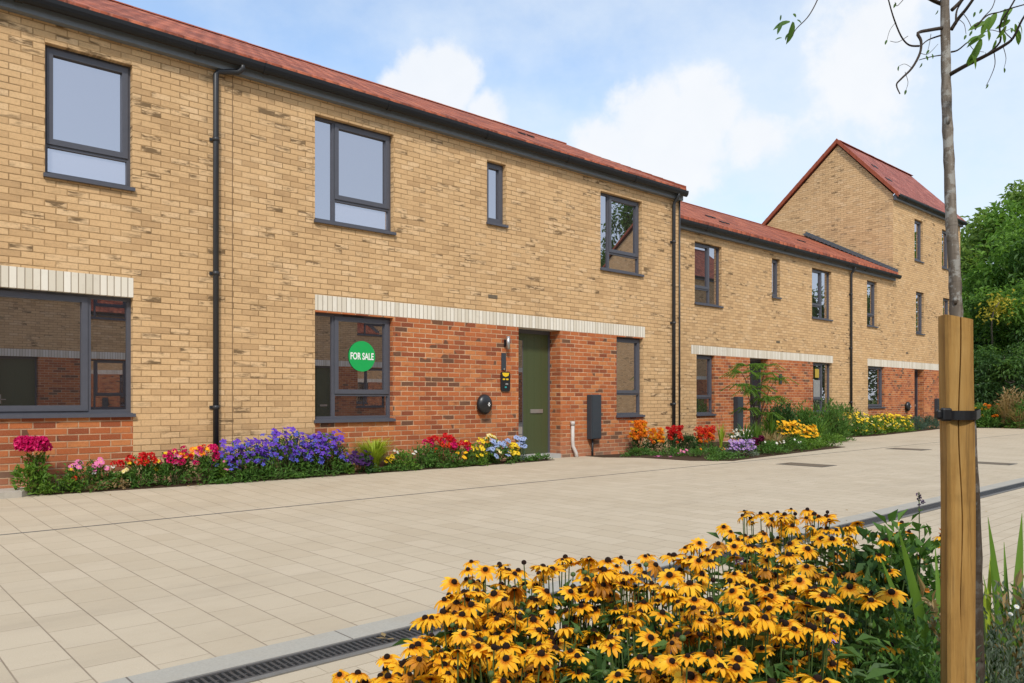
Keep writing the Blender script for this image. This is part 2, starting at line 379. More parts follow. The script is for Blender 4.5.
def petal(name,col,var=.18):
    N=NT(name); g=N.n('ShaderNodeNewGeometry')
    lo=tuple(v*(1-var) for v in col); hi=tuple(min(1,v*(1+var)) for v in col)
    c=N.ramp(g.outputs['Random Per Island'],[(0,lo),(1,hi)]); N.fin(c,.5,.25)
    tr=N.n('ShaderNodeBsdfTranslucent'); N.put(tr.inputs[0],c); mx=N.n('ShaderNodeMixShader'); mx.inputs[0].default_value=.3
    N.t.links.new(N.b.outputs[0],mx.inputs[1]); N.t.links.new(tr.outputs[0],mx.inputs[2]); N.t.links.new(mx.outputs[0],N.out.inputs['Surface'])
    return N.mat
def rud_petal():
    N=NT('black_eyed_susan_petal'); g=N.n('ShaderNodeNewGeometry'); tc=N.n('ShaderNodeTexCoord'); x,y,z=N.sep(tc.outputs['Object'])
    r=N.math('SQRT',N.math('ADD',N.math('MULTIPLY',x,x),N.math('MULTIPLY',y,y)))
    c=N.ramp(g.outputs['Random Per Island'],[(0,(.82,.37,.007)),(.5,(.90,.45,.012)),(1,(.94,.54,.026))])
    c=N.mix(N.smooth(r,.018,.010),c,(.62,.20,.004,1)); N.fin(c,.5,.25)
    c=N.mix(N.math('MULTIPLY',N.math('SUBTRACT',1,N.smooth(r,.009,.020)),.75),c,(.58,.17,.004,1)); N.fin(c,.5,.25)
    tr=N.n('ShaderNodeBsdfTranslucent'); N.put(tr.inputs[0],c); mx=N.n('ShaderNodeMixShader'); mx.inputs[0].default_value=.28
    N.t.links.new(N.b.outputs[0],mx.inputs[1]); N.t.links.new(tr.outputs[0],mx.inputs[2]); N.t.links.new(mx.outputs[0],N.out.inputs['Surface'])
    return N.mat
M['rud']=rud_petal(); M['rudf']=petal('fading_susan_petal',(.50,.20,.012),.35)
M['cone']=plain('dark_seed_cone',(.018,.0075,.0035),.8,.2,var=.5,scale=400,bump=.6)
PET={k:petal(k+'_petal',c) for k,c in dict(magenta=(.62,.010,.13),pink=(.75,.20,.42),red=(.66,.018,.020),scarlet=(.74,.065,.020),orange=(.80,.22,.012),
     yellow=(.80,.56,.020),gold=(.85,.46,.012),violet=(.145,.055,.46),blue=(.10,.10,.48),darkp=(.060,.018,.105),paleblue=(.32,.40,.62),
     white=(.72,.72,.66),lilac=(.40,.24,.56),maroon=(.13,.008,.040),cream=(.78,.68,.32)).items()}

# ------------------------------------------------------------------ ground
def sheet(name, x0,x1,y0,y1,z,mat,kind='structure',nx=1,ny=1,fol=False,dz=0):
    b=MB()
    for i in range(nx):
        for j in range(ny):
            xa,xb=x0+(x1-x0)*i/nx,x0+(x1-x0)*(i+1)/nx; ya,yb=y0+(y1-y0)*j/ny,y0+(y1-y0)*(j+1)/ny
            zz=(lambda x,y: z+rise(x,y)) if fol else (lambda x,y:z)
            b.quad((xa,ya,zz(xa,ya)),(xb,ya,zz(xb,ya)),(xb,yb,zz(xb,yb)),(xa,yb,zz(xa,yb)))
    return tag(b.build(name,mat),kind=kind)
sheet('ground',-900,900,-900,900,-.16,M['land'])
sheet('road',-14,60,3.235,7.285,0,M['pave'])
sheet('pavement',-14,60,7.310,12.6,0,M['pave'],nx=37,ny=10,fol=True)
b=MB()                                                                 # near footway round the flower bed
for x0,x1,y0,y1 in ((-14,60,1.62,2.865),(4.35,60,-6.4,1.62)): b.quad((x0,y0,0),(x1,y0,0),(x1,y1,0),(x0,y1,0))
tag(b.build('path',M['block']),kind='structure')
b=MB(); b.box(-14,60,3.07,3.235,-.15,.004); tag(b.build('kerb',M['kerb']),kind='structure')
# soil of the beds
def soil(name, pts, z, fol=False, mound=0):
    b=MB(); cx=sum(p[0] for p in pts)/len(pts); cy=sum(p[1] for p in pts)/len(pts)
    n=len(pts)
    for k in range(n):
        a=pts[k]; c=pts[(k+1)%n]
        za=z+(rise(*a) if fol else 0); zc=z+(rise(*c) if fol else 0); zm=z+mound+(rise(cx,cy) if fol else 0)
        b.poly([(a[0],a[1],za),(c[0],c[1],zc),(cx,cy,zm)])
        b.quad((a[0],a[1],za-.2),(c[0],c[1],zc-.2),(c[0],c[1],zc),(a[0],a[1],za))
    return tag(b.build(name,M['soil']),kind='structure')
soil('soil',[(-6,-6.2),(4.345,-6.2),(4.345,1.615),(-6,1.615)],.015,mound=.03)
soil('soil',[(1.85,9.50),(3.2,9.43),(6,9.42),(9.0,9.5),(9.6,9.56),(9.6,9.895),(1.85,9.895)],.008,True)
soil('soil',[(10.75,9.45),(11.25,9.0),(11.36,8.0),(11.9,7.48),(13.5,7.65),(17.2,7.95),(17.4,8.6),(16.9,11.09),(13.7,11.09),(13.7,9.6),(10.75,9.895)],.008,True)
soil('soil',[(19.6,10.0),(23,9.75),(29,10.35),(31.5,10.7),(31.5,11.09),(19.6,11.09)],.008)
soil('soil',[(31,12.7),(60,4.5),(60,30),(31,30)],.01)

# linear grate: long frame, lift-out grates one metre long
b=MB()
b.box(-14,60,2.865,2.900,-.15,.006); b.box(-14,60,3.055,3.07,-.15,.003)
b.box(-14,60,2.900,3.055,-.15,-.12,1)
tag(b.build('drain_channel',[M['slot'],M['pit']]),'long grey edge frame of the linear drain beside the flower bed','drain')
b=MB()
b.box(0,.996,2.903,2.921,-.02,.004); b.box(0,.996,3.035,3.052,-.02,.004)
for k in range(36): b.box(.004+k*.0277,.004+k*.0277+.0115,2.921,3.035,-.02,.0025)
b.box(0,.996,2.974,2.982,-.022,-.002)
gm=b.mesh('drain_grate',M['grate'])
for i in range(-2,40):
    g=link('drain_grate',gm,None,(i*1.0+.3,0,0))
    tag(g,'grey slotted metal grate section lying in the linear drain','drain grate','grates along the linear drain')
b=MB(); b.box(-14,60,7.285,7.291,-.1,.003); b.box(-14,60,7.304,7.310,-.1,.003); b.box(-14,60,7.291,7.304,-.1,-.03,1)
tag(b.build('slot_drain',[M['slot'],M['pit']]),'thin dark slot drain running through the paving in front of the houses','drain')
def cover(x,y,w,l,label):
    e=empty('inspection_cover',(x,y,0),0,label,'drain cover','inspection covers in the paving')
    b=MB(); b.box(x-w/2,x+w/2,y-l/2,y-l/2+.035,-.05,.004); b.box(x-w/2,x+w/2,y+l/2-.035,y+l/2,-.05,.004)
    b.box(x-w/2,x-w/2+.035,y-l/2+.035,y+l/2-.035,-.05,.004); b.box(x+w/2-.035,x+w/2,y-l/2+.035,y+l/2-.035,-.05,.004); b.build('frame',M['grate'],e)
    b=MB(); b.box(x-w/2+.037,x+w/2-.037,y-l/2+.037,y+l/2-.037,-.05,.003); 
    b.box(x-.012,x+.012,y-l/2+.05,y-l/2+.09,.003,.007); b.box(x-.012,x+.012,y+l/2-.09,y+l/2-.05,.003,.007); b.build('lid',M['iron'],e)
cover(12.1,6.25,.50,.80,'brown drain cover in the paving, nearest to the lilac flower mat')
cover(17.5,6.72,.55,.75,'brown drain cover in the paving farther off, nearest to the yellow flower row')
cover(14.7,4.3,.45,.62,'brown drain cover in the road right of the wooden tree stake')
b=MB()
b.prism([(1.05,9.46,.0),(1.62,9.46,.0),(1.74,9.60,.0),(1.74,9.895,.0),(1.05,9.895,.0)],(0,0,.115))
tag(b.build('stone_slab',M['stone']),'pale stone step slab at the foot of the red brick wall','step')
for dx in (0,): pass

# ------------------------------------------------------------------ houses
class House:
    """one house front on the plane y = y0; d = +1: faces the camera side (-Y), inside is +Y; d = -1: faces +Y"""
    def __init__(s, root, y0, d, x0, x1, z1, z0=-.15):
        s.r=root; s.y0=y0; s.d=d; s.x0=x0; s.x1=x1; s.z0=z0; s.z1=z1; s.open=[]; s.pan=[]; s.lin=[]
    def Y(s, dep): return s.y0+s.d*dep
    def q(s, b, x0,x1,z0,z1,dep,m=0):
        y=s.Y(dep)
        if s.d>0: b.quad((x0,y,z0),(x1,y,z0),(x1,y,z1),(x0,y,z1),m)
        else: b.quad((x1,y,z0),(x0,y,z0),(x0,y,z1),(x1,y,z1),m)
    def bx(s,b,x0,x1,d0,d1,z0,z1,m=0): b.box(x0,x1,s.Y(d0),s.Y(d1),z0,z1,m)
    def hole(s,x0,x1,z0,z1,dep): s.open.append((x0,x1,z0,z1,dep))
    def walls(s, tops=None):
        rects=s.open+s.pan+s.lin
        xs=sorted({s.x0,s.x1,*[v for r in rects for v in r[:2] if s.x0<v<s.x1]})
        zs=sorted({s.z0,s.z1,*[v for r in rects for v in r[2:4] if s.z0<v<s.z1]})
        W,P,L=MB(),MB(),MB()
        def zone(x,z):
            for r in s.lin:
                if r[0]<x<r[1] and r[2]<z<r[3]: return L
            for r in s.pan:
                if r[0]<x<r[1] and r[2]<z<r[3]: return P
            return W
        for i in range(len(xs)-1):
            for j in range(len(zs)-1):
                x=(xs[i]+xs[i+1])/2; z=(zs[j]+zs[j+1])/2
                if any(o[0]<x<o[1] and o[2]<z<o[3] for o in s.open): continue
                b=zone(x,z); s.q(b,xs[i],xs[i+1],zs[j],zs[j+1],-.003 if b is L else 0)
        for x0,x1,z0,z1,dep in s.open:          # reveals
            y=s.Y(0); yb=s.Y(dep)
            for b_,xx,off in ((zone(x0-.02,(z0+z1)/2),x0,1),(zone(x1+.02,(z0+z1)/2),x1,-1)):
                b_.quad((xx,y,z0),(xx,yb,z0),(xx,yb,z1),(xx,y,z1))
            b_=zone((x0+x1)/2,z1+.02); b_.quad((x0,y,z1),(x1,y,z1),(x1,yb,z1),(x0,yb,z1))
            b_=zone((x0+x1)/2,z0-.02); b_.quad((x0,y,z0),(x1,y,z0),(x1,yb,z0),(x0,yb,z0))
        s.W=W
        if P.f: P.build('brick_panel',M['red'],s.r)
        if L.f:
            for r in s.lin:
                yy=s.Y(-.003); y=s.Y(0)
                L.quad((r[0],yy,r[2]),(r[1],yy,r[2]),(r[1],y,r[2]),(r[0],y,r[2])); L.quad((r[0],yy,r[3]),(r[1],yy,r[3]),(r[1],y,r[3]),(r[0],y,r[3]))
                L.quad((r[0],yy,r[2]),(r[0],yy,r[3]),(r[0],y,r[3]),(r[0],y,r[2])); L.quad((r[1],yy,r[2]),(r[1],yy,r[3]),(r[1],y,r[3]),(r[1],y,r[2]))
            L.build('lintel',M['soldier'],s.r)
    def window(s, x0,x1,z0,z1, cells, dep=.085, label=None, vent=True, obscure=()):
        """cells: (fx0,fx1,fz0,fz1,sash) in fractions of the opening"""
        s.hole(x0,x1,z0,z1,dep+.09)
        W=x1-x0; H=z1-z0; fb=.042
        b=MB()
        # outer frame
        s.bx(b,x0,x0+fb,dep,dep+.07,z0,z1); s.bx(b,x1-fb,x1,dep,dep+.07,z0,z1)
        s.bx(b,x0+fb,x1-fb,dep,dep+.07,z0,z0+fb); s.bx(b,x0+fb,x1-fb,dep,dep+.07,z1-fb,z1)
        vx=sorted({c[0] for c in cells if 0<c[0]<1}); 
        for c in cells:
            if c[0]>0: 
                X=x0+c[0]*W; s.bx(b,X-fb*.55,X+fb*.55,dep+.001,dep+.069,z0+fb+c[2]*(H-2*fb)*.999,z0+fb+c[3]*(H-2*fb)*.999)
            if c[2]>0:
                Z=z0+c[2]*H; xa=x0+(fb if c[0]==0 else c[0]*W+fb*.55); xb=x0+(W-fb if c[1]==1 else c[1]*W-fb*.55)
                s.bx(b,xa,xb,dep+.002,dep+.068,Z-fb*.55,Z+fb*.55)
        if vent: s.bx(b,x0+W*.38,x0+W*.38+min(.34,W*.4),dep-.012,dep-.0005,z1-fb*.82,z1-fb*.3,1)
        fo=b.build('window',[M['frame'],M['black']],s.r)
        if label: fo['label']=label
        for k,c in enumerate(cells):
            xa=x0+(fb if c[0]==0 else c[0]*W+fb*.55); xb=x0+(W-fb if c[1]==1 else c[1]*W-fb*.55)
            za=z0+(fb if c[2]==0 else c[2]*H+fb*.55); zb=z0+(H-fb if c[3]==1 else c[3]*H-fb*.55)
            g=.0
            if c[4]:
                g=.052; sb=MB()
                s.bx(sb,xa-.012,xa+g,dep-.014,dep+.04,za-.012,zb+.012); s.bx(sb,xb-g,xb+.012,dep-.014,dep+.04,za-.012,zb+.012)
                s.bx(sb,xa+g,xb-g,dep-.014,dep+.04,za-.012,za+g); s.bx(sb,xa+g,xb-g,dep-.014,dep+.04,zb-g,zb+.012)
                link('sash',sb.mesh('sash',M['frame']),fo)
                o=C.objects[-1] if False else None
            pb=MB(); tilt=random.uniform(-.002,.002)
            y0=s.Y(dep+.03); y1=s.Y(dep+.03+tilt)
            if s.d>0: pb.quad((xa+g-.003,y0,za+g-.003),(xb-g+.003,y1,za+g-.003),(xb-g+.003,y1,zb-g+.003),(xa+g-.003,y0,zb-g+.003))
            else: pb.quad((xb-g+.003,y1,za+g-.003),(xa+g-.003,y0,za+g-.003),(xa+g-.003,y0,zb-g+.003),(xb-g+.003,y1,zb-g+.003))
            link('pane',pb.mesh('pane',M['obscure'] if k in obscure else M['glass']),fo)
        sb=MB(); y=s.d
        s.bx(sb,x0-.02,x1+.02,-.045,-.004,z0-.045,z0-.004); s.bx(sb,x0+.002,x1-.002,-.004,dep+.02,z0-.030,z0+.003)
        link('sill',sb.mesh('sill',M['frame']),fo)
        # the frame's parts were written in world space: shift them onto the frame's own origin
        for ch in fo.children:
            ch.location=-rel(s.r)
    def door(s, x0,x1,z0,z1, dep, mat, glazed=True, label=None):
        s.hole(x0,x1,z0,z1,dep+.08)
        b=MB(); f=.045
        s.bx(b,x0,x0+f,dep,dep+.07,z0,z1); s.bx(b,x1-f,x1,dep,dep+.07,z0,z1); s.bx(b,x0+f,x1-f,dep,dep+.07,z1-f*1.6,z1)
        b.build('door_frame',M['frame'],s.r)
        b=MB(); s.bx(b,x0+f,x1-f,dep+.012,dep+.06,z0+.05,z1-f*1.6)
        # raised vertical grooves of the leaf
        W=x1-x0
        for k in range(3):
            X=x0+W*(.45+.17*k); s.bx(b,X-.002,X+.002,dep+.0095,dep+.012,z0+.06,z1-.09)
        do=b.build('door',mat,s.r)
        if label: do['label']=label
        off=-rel(s.r)
        if glazed:
            b=MB(); s.bx(b,x0+f+.10,x0+f+.30,dep+.004,dep+.02,z0+.16,z1-.2); link('pane',b.mesh('pane',M['glass']),do,off)
            b=MB(); s.bx(b,x0+f+.085,x0+f+.10,dep+.002,dep+.02,z0+.15,z1-.19); s.bx(b,x0+f+.30,x0+f+.315,dep+.002,dep+.02,z0+.15,z1-.19); link('bead',b.mesh('bead',M['frame']),do,off)
        b=MB(); s.bx(b,x0+W*.52,x0+W*.82,dep-.004,dep+.012,z0+.78,z0+.85); link('letterbox',b.mesh('letterbox',M['steel']),do,off)
        b=MB(); s.bx(b,x0+f+.02,x0+f+.06,dep-.005,dep+.012,z0+.92,z0+1.18); s.bx(b,x0+f+.025,x0+f+.05,dep-.06,dep-.005,z0+1.03,z0+1.055); s.bx(b,x0+f+.025,x0+f+.17,dep-.06,dep-.045,z0+1.03,z0+1.055)
        link('handle',b.mesh('handle',M['steel']),do,off)
        b=MB(); s.bx(b,x0,x1,-.02,dep+.06,z0-.05,z0+.045); b.build('threshold',M['skirt'],s.r)
    def vents(s, pts):
        for x,z in pts:
            b=MB(); s.bx(b,x-.1,x+.1,-.006,.0,z-.03,z+.03)
            for k in range(5): s.bx(b,x-.085+k*.036,x-.063+k*.036,-.009,-.006,z-.02,z+.02)
            b.build('air_brick',M['iron'],s.r)
    def eaves(s, x0,x1, zf, ze, gx0=None, gx1=None):
        b=MB(); s.bx(b,x0,x1,-.10,-.004,zf,ze); b.build('fascia',M['fascia'],s.r)
        b=MB(); g0=x0 if gx0 is None else gx0; g1=x1 if gx1 is None else gx1
        # half round gutter
        prof=[]
        for k in range(9):
            a=PI+PI*k/8; prof.append((.062*math.cos(a),.115*math.sin(a)))
        inner=[(p[0]*.9,p[1]*.9) for p in reversed(prof)]
        yc=s.Y(-.17); zc=ze+.025
        b.prism([(g0,yc+p[0],zc+p[1]) for p in prof+inner],(g1-g0,0,0))
        x=g0+.6
        while x<g1:
            pr=[(p[0]*1.10,p[1]*1.10) for p in prof]
            b.prism([(x,yc+p[0],zc+p[1]) for p in pr+[(q[0]*1.01,q[1]*1.01) for q in reversed(prof)]],(.07,0,0)); x+=1.9
        b.build('gutter',M['gutter'],s.r)
    def pipe(s, x, ztop, zbot, xout=None, name='downpipe', r=.036):
        b=MB(); y=s.Y(-.055)
        pts=[(x,y,zbot),(x,y,ztop-.16)]
        if xout is not None: pts=[(x,y,zbot),(x,y,ztop-.10),(x+.04,y,ztop-.05),(xout-.04,s.Y(-.12),ztop-.02),(xout,s.Y(-.17),ztop+.02),(xout,s.Y(-.17),ztop+.09)]
        else: pts+= [(x,s.Y(-.07),ztop-.10),(x,s.Y(-.15),ztop-.02),(x,s.Y(-.17),ztop+.02),(x,s.Y(-.17),ztop+.09)]
        b.tube(pts,r,10)
        z=zbot+.9
        po=b.build(name,M['pipe'],s.r)
        while z<ztop-.3:
            bb=MB(); bb.tube([(x,y,z),(x,y,z+.05)],r*1.18,10); s.bx(bb,x-.065,x+.065,-.016,-.004,z+.005,z+.045)
            link('bracket',bb.mesh('bracket',M['pipe']),po,-rel(s.r)); z+=1.7
    def roof(s, x0,x1, ye, ze, yr, zr, yb, zb, mat, th=.07, ridge=True, name='roof'):
        b=MB()
        for (ya,za,yc,zc) in ((ye,ze,yr,zr),(yr,zr,yb,zb)):
            b.prism([(x0,ya,za),(x0,yc,zc),(x0,yc,zc-th),(x0,ya,za-th)],(x1-x0,0,0))
        # shallow scalloped eave course
        ro=b.build(name,mat,s.r)
        rb=MB(); n=int((x1-x0)/.45)
        for k in range(n):
            xa=x0+(x1-x0)*k/n; xb=x0+(x1-x0)*(k+1)/n-.008
            pr=[(math.cos(PI*j/6)*.12,math.sin(PI*j/6)*.05+random.uniform(-.003,.003)) for j in range(7)]
            rb.prism([(xa,yr+p[0],zr+.004+p[1]-.050) for p in pr],(xb-xa,0,0))
        link('ridge_tiles',rb.mesh('ridge_tiles',M['verge']),ro,-rel(s.r))
        return ro
    def verge(s, x, pts, w=.10, h=.11):
        b=MB()
        for (ya,za),(yb,zb) in zip(pts[:-1],pts[1:]):
            L=math.hypot(yb-ya,zb-za); n=max(1,int(L/.33))
            for k in range(n):
                f0=k/n; f1=(k+1)/n-.03/n
                p=[(ya+(yb-ya)*f0,za+(zb-za)*f0),(ya+(yb-ya)*f1,za+(zb-za)*f1)]
                b.prism([(x,p[0][0],p[0][1]-h),(x,p[1][0],p[1][1]-h),(x,p[1][0],p[1][1]+.03),(x,p[0][0],p[0][1]+.03+.008)],(w,0,0))
        b.build('verge',M['verge'],s.r)
    def shell(s, yb, gl, gr, zb=None):
        """side walls: outlines in (y,z); back wall"""
        for x,pts in ((s.x0,gl),(s.x1,gr)):
            if pts: s.W.poly([(x,y,z) for y,z in (pts if x==s.x0 else pts)])
        zb=zb or s.z1
        s.W.quad((s.x0,yb,s.z0),(s.x1,yb,s.z0),(s.x1,yb,zb),(s.x0,yb,zb))
    def finish(s): s.W.build('wall',M['yellow'],s.r)

L_FIX=lambda f,t: [(0,f,0,1,0),(f,1,t,1,1),(f,1,0,t,0)]          # fixed light left, sash over a small light right
SASH=lambda t: [(0,1,t,1,1),(0,1,0,t,0)]
ONE=[(0,1,0,1,1)]
ROOFM=.535
# house A + B share the line of the front
def lowhouse(root,y0,x0,x1,d=1,zoff=0,zroof=5.28):
    return House(root,y0,d,x0,x1,zroof+.1)

# ---- first house, cut by the left edge of the picture
A=empty('terraced_house',(-1.2,9.9,0),0,'yellow brick house cut off by the left picture edge, left of the tall downpipe','house','terraced houses along the street')
h=House(A,9.9,1,-6.5,3.775,5.36)
h.pan=[(.30,2.832,-.15,.913)]; h.lin=[(.30,2.835,2.29,2.52)]
h.window(1.917,2.826,3.594,5.055,SASH(.235),obscure=(1,))
h.window(.30,2.832,.913,2.29,[(0,.16,0,1,0),(.16,.82,0,1,1),(.82,1,0,1,0)])
h.window(-3.6,-2.3,3.594,5.055,L_FIX(.25,.235)); h.window(-3.6,-2.3,.79,2.29,L_FIX(.25,.235))
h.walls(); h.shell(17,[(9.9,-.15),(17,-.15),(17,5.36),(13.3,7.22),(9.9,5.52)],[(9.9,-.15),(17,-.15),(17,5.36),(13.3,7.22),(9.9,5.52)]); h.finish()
h.eaves(-6.6,3.775,5.275,5.43); h.roof(-6.6,3.775,9.70,5.50,13.3,7.34,16.9,5.50,M['tile'])
# ---- second house with the green door
B=empty('terraced_house',(8.7,9.9,0),0,'yellow brick house with the olive green door and the round green sticker in its window','house','terraced houses along the street')
h=House(B,9.9,1,3.775,13.68,5.36)
h.pan=[(5.205,12.464,-.15,2.325)]; h.lin=[(5.205,12.525,2.325,2.54)]
h.window(5.205,6.505,3.59,5.065,L_FIX(.26,.235),obscure=(2,))
h.window(8.343,8.766,4.035,5.065,ONE,vent=False)
h.window(11.175,12.43,3.585,5.06,L_FIX(.26,.235))
h.window(5.205,6.493,.79,2.30,L_FIX(.26,.235))
h.window(11.643,12.462,.765,2.30,SASH(.27))
h.door(9.054,10.087,.045,2.325,.27,M['doorgreen'],label='olive green door with narrow glazed strip and steel letterbox')
h.vents([(8.47,2.795)])
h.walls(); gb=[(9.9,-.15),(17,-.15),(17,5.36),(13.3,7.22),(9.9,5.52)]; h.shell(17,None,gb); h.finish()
h.eaves(3.775,13.685,5.275,5.43,3.775,13.70); h.roof(3.775,13.66,9.70,5.50,13.3,7.34,16.9,5.50,M['tile'])
h.verge(13.662,[(9.72,5.53),(13.3,7.28),(16.9,5.53)],.02,.06)
h.pipe(3.80,5.30,.05,4.10); h.pipe(13.42,5.30,.05)
b=MB(); b.box(4.03,4.038,9.8985,9.903,.02,5.27); b.build('movement_joint',M['skirtd'],B)
b=MB()
b.tube([(13.655,9.872,.02),(13.655,9.872,5.27)],.018,8); b.build('cable_conduit',M['pipe'],B)
# ---- third house
Cc=empty('terraced_house',(19,11.1,0),0,'set back yellow brick house with the dark door half hidden by the feathery sapling','house','terraced houses along the street')
h=House(Cc,11.1,1,13.69,24.42,5.22)
h.pan=[(16.044,23.115,-.15,2.178)]; h.lin=[(15.82,23.18,2.178,2.393)]
R_FIX=lambda f,t: [(f,1,0,1,0),(0,f,t,1,1),(0,f,0,t,0)]
h.window(15.97,17.14,3.43,4.935,R_FIX(.62,.25)); h.window(19.592,20.021,3.90,4.955,ONE,vent=False); h.window(21.857,23.09,3.49,4.95,R_FIX(.6,.25))
h.window(16.044,16.82,.71,2.17,SASH(.27)); h.window(21.918,23.115,.70,2.17,R_FIX(.6,.25))
h.door(18.47,19.40,.03,2.175,.22,M['doordark'],label='dark door behind the sapling')
h.vents([(19.913,2.662)])
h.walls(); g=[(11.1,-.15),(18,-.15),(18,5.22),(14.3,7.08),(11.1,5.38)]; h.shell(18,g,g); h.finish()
h.eaves(13.685,24.42,5.13,5.285); RC=(10.90,5.395,14.3,7.15,17.7,5.395); h.roof(13.76,24.42,*RC,M['tile'])
h.pipe(24.30,5.15,.05)
# ---- fourth house: low bay under the same roof slope, then a tall gabled part
D_=empty('terraced_house',(29,11.1,0),0,'tall three storey brick house with steep gable beside the green trees','house','terraced houses along the street')
h=House(D_,11.1,1,24.42,34.05,8.05)
h.pan=[(25.627,31.9,-.15,2.165)]; h.lin=[(25.59,31.9,2.165,2.40)]
h.window(25.553,26.312,3.485,4.965,SASH(.235)); h.window(25.627,26.90,.815,2.165,ONE)
h.window(29.453,30.238,6.09,7.57,ONE,vent=False); h.window(32.102,32.88,6.12,7.59,ONE,vent=False)
h.window(29.59,30.332,3.46,4.975,ONE,vent=False); h.window(32.204,32.95,3.47,4.975,ONE,vent=False)
h.door(29.45,30.33,.03,2.16,.22,M['doordark'],label='dark navy door beside the post box')
h.vents([(28.785,2.708)])
# front: cut the part above the low roof left of the gable
h2=h
h.walls()
keep_v,keep_f,keep_m,keep_s=h.W.v,h.W.f,h.W.m,h.W.sm
W2=MB()
for f in keep_f:
    pts=[Vector(keep_v[i]) for i in f]
    if all(p.x<=27.601 for p in pts) or all(p.x>=27.599 for p in pts):
        polys=[pts]
    else:
        l=[Vector((min(p.x,27.6),p.y,p.z)) for p in pts]; r=[Vector((max(p.x,27.6),p.y,p.z)) for p in pts]; polys=[l,r]
    for pl in polys:
        cx=sum(p.x for p in pl)/len(pl)
        if cx<27.6:
            if min(p.z for p in pl)>=5.2: continue
            pl=[Vector((p.x,p.y,min(p.z,5.22))) for p in pl]
        W2.poly(pl)
h.W=W2
gp=[(11.1,5.0),(11.1,8.13),(13.03,10.28),(17.6,6.33),(17.6,-.15),(14.3,-.15),(14.3,5.0)]
W2.poly([(27.6,y,z) for y,z in [(11.1,4.9),(11.1,8.12),(13.03,10.27),(17.6,6.33),(17.6,4.9)]])
W2.poly([(34.05,y,z) for y,z in [(11.1,-.15),(11.1,8.12),(13.03,10.27),(17.6,6.33),(17.6,-.15)]])
W2.quad((24.42,17.6,-.15),(34.05,17.6,-.15),(34.05,17.6,5.2),(24.42,17.6,5.2)); W2.quad((27.6,17.6,5.2),(34.05,17.6,5.2),(34.05,17.6,6.33),(27.6,17.6,6.33))
h.finish()
h.eaves(24.42,27.58,5.13,5.285,24.42,27.75)
h.roof(24.42,27.55,*RC,M['tile'])
b=MB()                                                     # lead flashing dressed up the gable
b.prism([(27.578,10.93,5.37),(27.578,14.25,7.20),(27.578,14.25,7.34),(27.578,10.93,5.51)],(.019,0,0))
b.prism([(27.36,10.93,5.415),(27.36,14.25,7.195),(27.36,14.25,7.225),(27.36,10.93,5.445)],(.215,0,0))
for k in range(22):
    f=k/22+.02; y=10.95+f*3.28; z=5.425+f*1.78
    b.box(27.34,27.577,y,y+.05,z-.02,z+.065)
b.build('flashing',M['lead'],D_)
h.eaves(27.62,34.1,7.93,8.08,27.62,34.16)
h.roof(27.55,34.15,10.93,8.16,13.03,10.44,17.8,6.32,M['tile_far'])
h.verge(27.49,[(10.90,8.12),(13.03,10.46),(17.8,6.34)],.06,.13)

def roof_vents(root,pts,ye,ze,slope):
    for px_,run in pts:
        y=ye+run; z=ze+run*slope; x=PX(px_,y); b=MB()
        for k in range(2):
            b.prism([(x+k*.24,y,z+.004),(x+k*.24,y+.10,z+.10*slope+.004),(x+k*.24,y+.10,z+.10*slope+.028),(x+k*.24,y,z+.034)],(.13,0,0))
        b.build('roof_vent',M['gutter'],root)
roof_vents(B,[(521,1.6)],9.70,5.50,.511); roof_vents(Cc,[(708,1.2),(722,.7),(800,1.4)],10.90,5.395,.516); roof_vents(D_,[(874,1.2),(888,.6)],10.93,8.16,1.086)
# ---- terrace across the street, seen in the windows
def opposite(x0,x1,label,tall=False,seed=0):
    e=empty('terraced_house',((x0+x1)/2,-6.4,0),0,label,'house','terraced houses across the street')
    hh=House(e,-6.4,-1,x0,x1,8.7 if tall else 5.36)
    n=max(1,round((x1-x0)/9.5)); w=(x1-x0)/n
    for k in range(n):
        a=x0+k*w
        hh.lin.append((a+1.3,a+8.2,2.325,2.54)); hh.pan.append((a+1.3,a+8.2,-.15,2.325))
        hh.window(a+1.6,a+2.9,.79,2.30,L_FIX(.3,.27),vent=False); hh.window(a+6.6,a+7.9,.79,2.30,L_FIX(.3,.27),vent=False)
        hh.window(a+1.6,a+2.9,3.59,5.06,L_FIX(.3,.27),vent=False); hh.window(a+6.6,a+7.9,3.59,5.06,L_FIX(.3,.27),vent=False)
        hh.door(a+4.4,a+5.4,.03,2.325,.2,M['doorgreen'],glazed=False)
    hh.walls()
    if tall:
        gg=[(-6.4,-.15),(-6.4,8.75),(-9.6,11.4),(-13.2,8.55),(-13.2,-.15)]; hh.shell(-13.2,gg,gg,8.5); hh.finish()
        hh.eaves(x0,x1,8.63,8.78); hh.roof(x0-.05,x1,-6.2,8.8,-9.7,11.6,-13.4,8.6,M['tile']); hh.verge(x0-.1,[(-6.2,8.8),(-9.7,11.6),(-13.4,8.6)])
    else:
        gg=[(-6.4,-.15),(-6.4,5.5),(-9.7,7.3),(-13.2,5.36),(-13.2,-.15)]; hh.shell(-13.2,gg,gg,5.36); hh.finish()
        hh.eaves(x0,x1,5.275,5.43); hh.roof(x0,x1,-6.2,5.5,-9.8,7.43,-13.4,5.5,M['tile'])
    hh.pipe(x0+.3,5.3,.05)
opposite(-10,9,'brick terrace house across the street mirrored in the large left windows')
opposite(9,28,'brick terrace house across the street mirrored in the window beside the green door')
opposite(36.6,47,'tall terrace across the street mirrored in the far windows',True)
FARTREES=((53,-9,9,'dark tree across the street mirrored in the set back house, first'),(61,-10,10,'dark tree across the street mirrored in the far house windows'),(72,-9,11,'dark tree across the street near its far end'))
